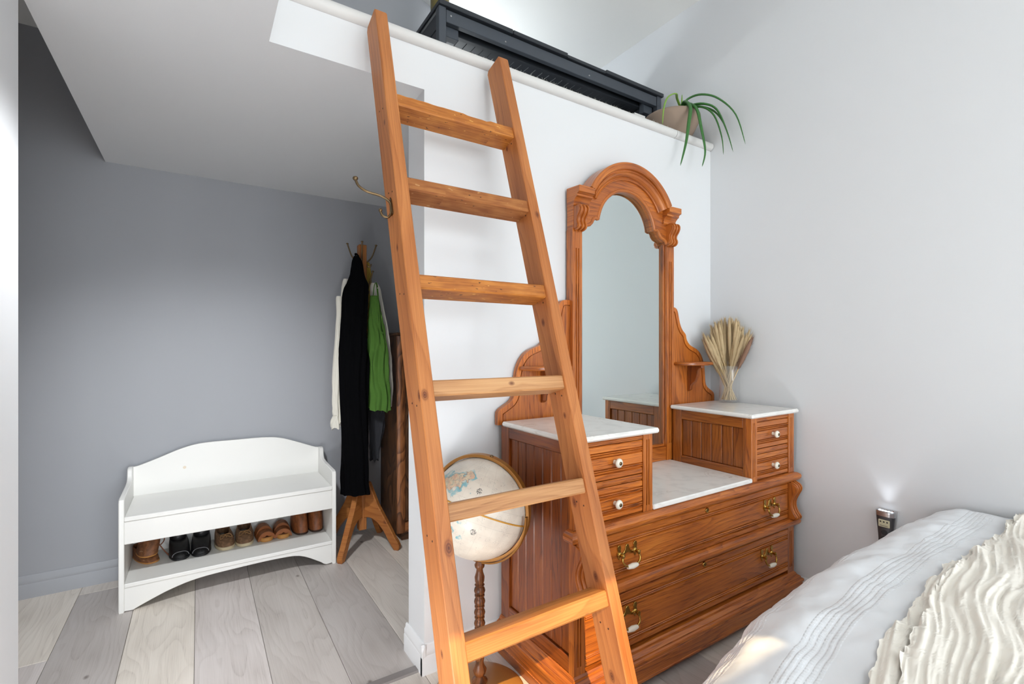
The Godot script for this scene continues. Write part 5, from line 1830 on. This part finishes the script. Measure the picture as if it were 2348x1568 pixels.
# ------------------------------------------------------------------ on the loft
func loft_things() -> void:
	var fy := 2.232
	var t := thing("loft_bench", "long charcoal painted wooden bench standing along the loft edge", "bench", Vector3(1.57, fy, -0.48))
	var x0 := 0.862
	var x1 := 2.28
	var zf := -0.305
	var zb := -0.67
	var top := 2.633
	var st: SurfaceTool
	# top of short boards laid across
	var cuts := [x0 - 0.004, 1.235, 1.565, 1.83, x1 + 0.01]
	for i in 4:
		st = S()
		box(st, Vector3(cuts[i] + 0.0012, top - 0.02, zb - 0.01), Vector3(cuts[i + 1] - 0.0012, top - [0.0, 0.001, 0.004, 0.0][i], zf + [0.012, 0.012, 0.006, 0.012][i]), 0.002, 0)
		part("top_board", st, M["charcoal"], t)
	for x in [x0, x1 - 0.034]:
		for z in [zf, zb + 0.034]:
			st = S()
			box(st, Vector3(x, fy, z - 0.034), Vector3(x + 0.034, top - 0.02, z), 0.002, 1)
			part("leg", st, M["charcoal_light"], t)
	st = S()
	box(st, Vector3(x0 + 0.036, top - 0.078, zf - 0.03), Vector3(x1 - 0.036, top - 0.024, zf - 0.004), 0.002, 0)
	part("front_rail", st, M["charcoal_light"], t)
	st = S()
	box(st, Vector3(x0 + 0.036, top - 0.078, zb), Vector3(x1 - 0.036, top - 0.024, zb + 0.026), 0.002, 0)
	part("back_rail", st, M["charcoal"], t)
	for x in [x0 + 0.04, x1 - 0.11]:
		st = S()
		box(st, Vector3(x, top - 0.12, zf - 0.07), Vector3(x + 0.07, top - 0.03, zf - 0.034), 0.002, 0)
		part("corner_block", st, M["charcoal_light"], t)
	st = S()
	box(st, Vector3(x0 + 0.036, top - 0.074, zf - 0.1), Vector3(x1 - 0.036, top - 0.034, zf - 0.074), 0.002, 0)
	part("inner_rail", st, M["charcoal"], t)
	# slats under the seat, laid across
	for i in 30:
		st = S()
		var x := lerpf(x0 + 0.036, x1 - 0.036, i / 30.0)
		box(st, Vector3(x + 0.0004, top - 0.033, zb + 0.027), Vector3(x + (x1 - x0 - 0.072) / 30.0 - 0.0004, top - 0.0202, zf - 0.031), 0.0015, 2)
		part("slat", st, M["charcoal"], t)
	# boarded ends
	for x in [x0 + 0.008, x1 - 0.02]:
		for i in 5:
			st = S()
			box(st, Vector3(x, fy + 0.01 + i * 0.073, zb + 0.036), Vector3(x + 0.012, fy + 0.01 + (i + 1) * 0.073 - 0.003, zf - 0.036), 0.002, 2)
			part("end_slat", st, M["charcoal"], t)
	st = S()
	for q in [[0.92, top - 0.047], [1.2, top - 0.062], [1.72, top - 0.06]]:
		lathe(st, [Vector2(0.005, 0.0), Vector2(0.004, 0.002), Vector2(0.0, 0.0022)], 10, Transform3D(Basis(Vector3(1, 0, 0), PI / 2), Vector3(q[0], q[1], zf - 0.004)))
	part("screw", st, M["torch_rim"], t)
	# vase on the bench and box below
	t = thing("olive_vase", "olive brown glazed vase standing on the charcoal bench, cut off by the frame", "vase", Vector3(0.955, top, -0.5))
	org = Vector3.ZERO
	st = S()
	lathe(st, [Vector2(0.0, 0.0), Vector2(0.036, 0.0), Vector2(0.04, 0.006), Vector2(0.043, 0.05), Vector2(0.044, 0.16), Vector2(0.04, 0.21), Vector2(0.03, 0.24), Vector2(0.03, 0.26), Vector2(0.034, 0.265), Vector2(0.028, 0.262), Vector2(0.026, 0.24), Vector2(0.0, 0.23)], 32)
	part("body", st, M["vase_olive"], t)
	t = thing("small_white_box", "small off-white box on the loft floor in front of the bench leg", "box", Vector3(1.873, fy, -0.135))
	org = Vector3.ZERO
	st = S()
	box(st, Vector3(-0.038, 0, -0.035), Vector3(0.038, 0.082, 0.035), 0.002)
	part("body", st, M["nosing"], t)
	st = S()
	box(st, Vector3(-0.039, 0.082, -0.036), Vector3(0.039, 0.094, 0.036), 0.002)
	part("lid", st, M["nosing"], t)
	# aloe in a wide clay bowl
	var pc := Vector3(2.135, fy, -0.115)
	t = thing("potted_aloe", "long-leaved green aloe in a wide tan clay bowl on the loft edge", "potted plant", pc)
	org = Vector3.ZERO
	st = S()
	lathe(st, [Vector2(0.0, 0.0), Vector2(0.075, 0.0), Vector2(0.082, 0.004), Vector2(0.1, 0.035), Vector2(0.125, 0.08), Vector2(0.142, 0.115), Vector2(0.147, 0.13), Vector2(0.145, 0.142), Vector2(0.139, 0.146), Vector2(0.134, 0.142), Vector2(0.132, 0.128), Vector2(0.0, 0.124)], 48)
	part("bowl", st, M["pot_clay"], t)
	st = S()
	lathe(st, [Vector2(0.133, 0.124), Vector2(0.08, 0.13), Vector2(0.0, 0.134)], 24)
	part("soil", st, M["soil"], t)
	var crown := Vector3(0.0, 0.175, 0.06)
	var w := func(v: Vector3) -> Vector3: return v - pc
	var leaves := [
		[crown, Vector3(-0.05, 0.205, 0.075), w.call(Vector3(1.985, 2.405, 0.03)), w.call(Vector3(1.915, 2.365, 0.04)), w.call(Vector3(1.878, 2.3, 0.045)), w.call(Vector3(1.862, 2.215, 0.05))],
		[crown, Vector3(-0.02, 0.19, 0.1), w.call(Vector3(2.085, 2.36, 0.04)), w.call(Vector3(2.045, 2.26, 0.06)), w.call(Vector3(2.01, 2.15, 0.07)), w.call(Vector3(1.955, 2.026, 0.08))],
		[crown, Vector3(0.0, 0.185, 0.1), w.call(Vector3(2.12, 2.36, 0.05)), w.call(Vector3(2.125, 2.25, 0.075)), w.call(Vector3(2.128, 2.13, 0.095)), w.call(Vector3(2.096, 2.044, 0.1))],
		[crown, Vector3(0.03, 0.225, 0.08), w.call(Vector3(2.19, 2.46, 0.03)), w.call(Vector3(2.23, 2.42, 0.1)), w.call(Vector3(2.27, 2.32, 0.17)), w.call(Vector3(2.28, 2.157, 0.215))],
		[crown, Vector3(0.03, 0.185, 0.09), w.call(Vector3(2.18, 2.40, 0.05)), w.call(Vector3(2.215, 2.36, 0.1)), w.call(Vector3(2.245, 2.25, 0.135)), w.call(Vector3(2.255, 2.13, 0.165))],
		[crown, Vector3(0.03, 0.18, 0.08), w.call(Vector3(2.19, 2.395, 0.03)), w.call(Vector3(2.23, 2.36, 0.08)), w.call(Vector3(2.255, 2.29, 0.115)), w.call(Vector3(2.265, 2.21, 0.14))],
		[crown, Vector3(0.03, 0.178, 0.085), w.call(Vector3(2.18, 2.385, 0.045)), w.call(Vector3(2.21, 2.33, 0.09)), w.call(Vector3(2.235, 2.22, 0.115)), w.call(Vector3(2.235, 2.125, 0.125))],
		[crown, Vector3(0.005, 0.2, 0.06), Vector3(0.01, 0.23, 0.058), Vector3(0.015, 0.255, 0.055)],
		[crown, Vector3(-0.03, 0.172, 0.03), Vector3(-0.07, 0.168, 0.01), Vector3(-0.1, 0.15, 0.0)],
	]
	for i in leaves.size():
		st = S()
		var pts := curve(leaves[i], 26)
		var rad := []
		var big: float = [0.0075, 0.0125, 0.0125, 0.012, 0.0125, 0.011, 0.011, 0.006, 0.009][i]
		for k in 26:
			rad.append(big * (0.75 + 0.35 * sin(minf(k / 25.0 * 2.2, PI / 2))) * pow(1.0 - k / 25.0, 0.55) + 0.0006)
		tube(st, pts, rad, 8, 0.55)
		part("leaf", st, M["leaf_pale" if i == 0 or i == 7 else "leaf"], t)
	st = S()
	lathe(st, [Vector2(0.016, 0.13), Vector2(0.014, 0.16), Vector2(0.01, 0.185), Vector2(0.0, 0.19)], 12, Transform3D(Basis.IDENTITY, Vector3(0, 0, 0.05)))
	part("leaf_base", st, M["leaf_pale"], t)

# ------------------------------------------------------------------ bed
const BX0 := 0.42
const BX1 := 2.292
const BZ0 := 0.90
const BZ1 := 2.85
const BT := 0.575

# where a flat cloth point lies once draped over the bed; lift is a distance out of the surface
func drape(X: float, Z: float, lift: float, nz: FastNoiseLite) -> Vector3:
	var r := 0.14
	var fold := func(over: float) -> Array:
		# over: distance past the line where the edge starts to round
		if over <= 0.0:
			return [0.0, 0.0, 0.0]
		var q := r * PI / 2.0
		if over < q:
			var a := over / r
			return [r * sin(a), r * (1.0 - cos(a)), a]
		return [r + (over - q) * 0.06, r + (over - q), PI / 2.0]
	var sz: Array = fold.call((BZ0 + r) - Z)
	var sz2: Array = fold.call(Z - (BZ1 - r))
	var sx: Array = fold.call((BX0 + r) - X)
	var x := X
	var z := Z
	var y := BT
	if sz[0] > 0.0: z = BZ0 + r - sz[0]
	if sz2[0] > 0.0: z = BZ1 - r + sz2[0]
	if sx[0] > 0.0: x = BX0 + r - sx[0]
	y -= sz[1] + sz2[1] + sx[1]
	y += 0.01 * nz.get_noise_2d(X * 2.2, Z * 2.6)
	# the top sags a little towards the foot
	y -= 0.09 * smoothstep(1.6, 0.5, X)
	z += 0.08 * smoothstep(1.2, 0.6, X) * smoothstep(1.7, 1.0, Z)
	var n := Vector3(-sin(sx[2]), cos(maxf(sx[2], maxf(sz[2], sz2[2]))), -sin(sz[2]) + sin(sz2[2])).normalized()
	var p := Vector3(x, maxf(y, 0.03), z)
	return p + n * lift

func bed_things() -> void:
	org = Vector3.ZERO
	var nz := noise(101, 2)
	var t := thing("bed", "bed under the white duvet, at the right wall", "bed", Vector3(1.4, 0, 1.95))
	var st := S()
	box(st, Vector3(BX0 + 0.1, 0.0, BZ0 + 0.12), Vector3(BX1 - 0.002, 0.28, BZ1 - 0.1), 0.01, 0)
	part("frame", st, M["bed_frame"], t)
	st = S()
	box(st, Vector3(BX0 + 0.09, 0.28, BZ0 + 0.11), Vector3(BX1 - 0.002, 0.49, BZ1 - 0.09), 0.06, 0)
	part("mattress", st, M["mattress"], t)
	t = thing("duvet", "puffy white cotton duvet with bands of raised dots", "duvet", Vector3(1.4, 0, 1.95))
	st = S()
	var rows := []
	var z_lo := BZ0 - 0.42
	var z_hi := 2.6
	for i in 190:
		var Z := lerpf(z_lo, z_hi, i / 189.0)
		var row := PackedVector3Array()
		for j in 150:
			var X := lerpf(BX0 - 0.3, BX1, j / 149.0)
			var puff := 0.01 * nz.get_noise_2d(X * 4.0 + 7.0, Z * 6.0) + 0.004 * nz.get_noise_2d(X * 13.0, Z * 17.0 + 3.0)
			# seam that pinches the cloth across the band
			puff -= 0.008 * exp(-pow((X - 1.08) / 0.03, 2.0)) * smoothstep(1.3, 1.05, Z)
			row.append(drape(X, Z, puff, nz))
		rows.append(row)
	st = cloth(rows, Vector2(BX0 - 0.3, z_lo - 1.04), Vector2(BX1, z_hi - 1.04))
	part("cover", st, M["duvet_cotton"], t)
	# crinkled throw in two layers
	t = thing("throw_blanket", "crinkled cream cotton gauze throw spread over the duvet", "blanket", Vector3(1.4, 0, 1.95))
	var cr := noise(111, 2)
	var cr2 := noise(112, 1)
	for layer in 2:
		rows = []
		var nzr := 190 if layer == 0 else 60
		for i in nzr:
			var f := i / (nzr - 1.0)
			var row := PackedVector3Array()
			for j in 230:
				var X := lerpf(BX0 - 0.1, BX1, j / 229.0)
				var edge := 1.178 + 0.075 * smoothstep(1.75, 0.7, X)
				if layer == 1:
					edge = 1.168 + 0.035 * smoothstep(1.6, 0.7, X)
				edge += 0.008 * cr2.get_noise_2d(X * 9.0, 4.0 + layer) + 0.003 * cr2.get_noise_2d(X * 30.0, 9.0)
				var Z := lerpf(edge, 1.95 if layer == 0 else edge + 0.22, pow(f, 1.25))
				var q := Z + 0.17 * X + 0.02 * cr2.get_noise_2d(X * 2.4, Z * 2.0)
				var ra := pow(1.0 - absf(cr.get_noise_2d(X * 1.1, q * 8.0 + layer * 7.0)), 2.0)
				var rb := pow(1.0 - absf(cr.get_noise_2d(X * 1.5 + 3.0, q * 34.0)), 1.8)
				var rc := 1.0 - absf(cr2.get_noise_2d(X * 3.4, q * 70.0))
				var pk := cr.get_noise_2d(X * 26.0, q * 60.0)
				var lift := 0.002 + 0.008 * ra + 0.0085 * rb + 0.0045 * rc + 0.0009 * pk + (0.008 if layer == 0 else 0.0)
				var hem := exp(-f * (34.0 if layer == 0 else 12.0))
				lift += hem * 0.0035 * sin(X * 95.0 + 9.0 * cr2.get_noise_2d(X * 8.0, 1.0)) * (1.0 if layer == 0 else 0.3)
				lift = maxf(lift, 0.002)
				row.append(drape(X, Z, lift, nz))
			rows.append(row)
		st = S()
		skin(st, rows, false, 1.0, Vector2(3, 6))
		part("top_layer" if layer == 0 else "folded_layer", st, M["gauze"], t)
	# torch plugged in at the wall behind the bed
	t = thing("flashlight", "grey upright flashlight shining up the wall behind the bed", "flashlight", Vector3(2.285, 0.33, 0.797))
	org = Vector3.ZERO
	st = S()
	rows = []
	for q in [[0.0, 0.022, 0.011], [0.03, 0.023, 0.012], [0.06, 0.0235, 0.0125], [0.1, 0.0265, 0.0145], [0.13, 0.0295, 0.016], [0.152, 0.031, 0.017]]:
		var row := PackedVector3Array()
		for k in 28:
			var a := TAU * k / 28.0
			row.append(Vector3(-signf(cos(a)) * pow(absf(cos(a)), 0.7) * q[2], q[0], signf(sin(a)) * pow(absf(sin(a)), 0.7) * q[1]))
		rows.append(row)
	skin(st, rows, true, 1.0, Vector2(1, 1), true)
	part("body", st, M["torch_body"], t)
	st = S()
	rows = []
	for q in [[0.15, 0.0318, 0.0178], [0.163, 0.0322, 0.018], [0.17, 0.0318, 0.0178], [0.1705, 0.029, 0.0155], [0.166, 0.0285, 0.015]]:
		var row := PackedVector3Array()
		for k in 28:
			var a := TAU * k / 28.0
			row.append(Vector3(-signf(cos(a)) * pow(absf(cos(a)), 0.7) * q[2], q[0], signf(sin(a)) * pow(absf(sin(a)), 0.7) * q[1]))
		rows.append(row)
	skin(st, rows, true, 1.0, Vector2(1, 1), true)
	part("bezel", st, M["torch_rim"], t)
	st = S()
	for k in 5:
		ball(st, Vector3(0, 0.1685, -0.02 + k * 0.01), Vector3(0.006, 0.003, 0.0042), 10)
	part("led_lens", st, M["torch_led"], t)
	st = S()
	box(st, Vector3(-0.0185, 0.108, -0.019), Vector3(-0.0135, 0.137, 0.019), 0.002)
	part("label_panel", st, M["torch_label"], t)
	st = S()
	for k in 3:
		lathe(st, [Vector2(0.0036, 0.0), Vector2(0.0, 0.0006)], 10, Transform3D(Basis(Vector3(0, 0, 1), PI / 2), Vector3(-0.0184, 0.129, -0.011 + k * 0.011)))
	box(st, Vector3(-0.0189, 0.1135, -0.013), Vector3(-0.018, 0.115, 0.013), 0.0)
	part("print", st, M["torch_dark"], t)
	st = S()
	for y in [0.087, 0.063]:
		lathe(st, [Vector2(0.011, 0.0), Vector2(0.0105, 0.003), Vector2(0.006, 0.0036), Vector2(0.0, 0.003)], 20, Transform3D(Basis(Vector3(0, 0, 1), PI / 2), Vector3(-0.0125, y, 0.0)))
	part("button", st, M["torch_dark"], t)
	var sp := SpotLight3D.new()
	sp.name = "flashlight_lamp"
	sp.light_color = Color(0.93, 0.96, 1.0)
	sp.light_energy = 0.007
	sp.spot_angle = 38.0
	sp.spot_angle_attenuation = 0.6
	sp.spot_range = 6.0
	sp.spot_attenuation = 2.0
	sp.light_size = 0.02
	sp.shadow_enabled = true
	add_child(sp)
	sp.look_at_from_position(Vector3(2.28, 0.512, 0.797), Vector3(2.302, 1.4, 0.797), Vector3(0, 0, 1))

# a draped cloth with uv in flat metres
func cloth(rows: Array, a: Vector2, b: Vector2) -> SurfaceTool:
	var st := S()
	var n := rows.size()
	var m: int = rows[0].size()
	var nor := []
	for i in n:
		var r := PackedVector3Array()
		for j in m:
			var du: Vector3 = rows[mini(i + 1, n - 1)][j] - rows[maxi(i - 1, 0)][j]
			var dv: Vector3 = rows[i][mini(j + 1, m - 1)] - rows[i][maxi(j - 1, 0)]
			r.append(du.cross(dv).normalized())
		nor.append(r)
	for i in n - 1:
		var ya := lerpf(a.y, b.y, float(i) / (n - 1))
		var yb := lerpf(a.y, b.y, float(i + 1) / (n - 1))
		for j in m - 1:
			var xa := lerpf(a.x, b.x, float(j) / (m - 1))
			var xb := lerpf(a.x, b.x, float(j + 1) / (m - 1))
			tri(st, rows[i][j], rows[i][j + 1], rows[i + 1][j + 1], nor[i][j], nor[i][j + 1], nor[i + 1][j + 1], Vector2(xa, ya), Vector2(xb, ya), Vector2(xb, yb))
			tri(st, rows[i][j], rows[i + 1][j + 1], rows[i + 1][j], nor[i][j], nor[i + 1][j + 1], nor[i + 1][j], Vector2(xa, ya), Vector2(xb, yb), Vector2(xa, yb))
	return st
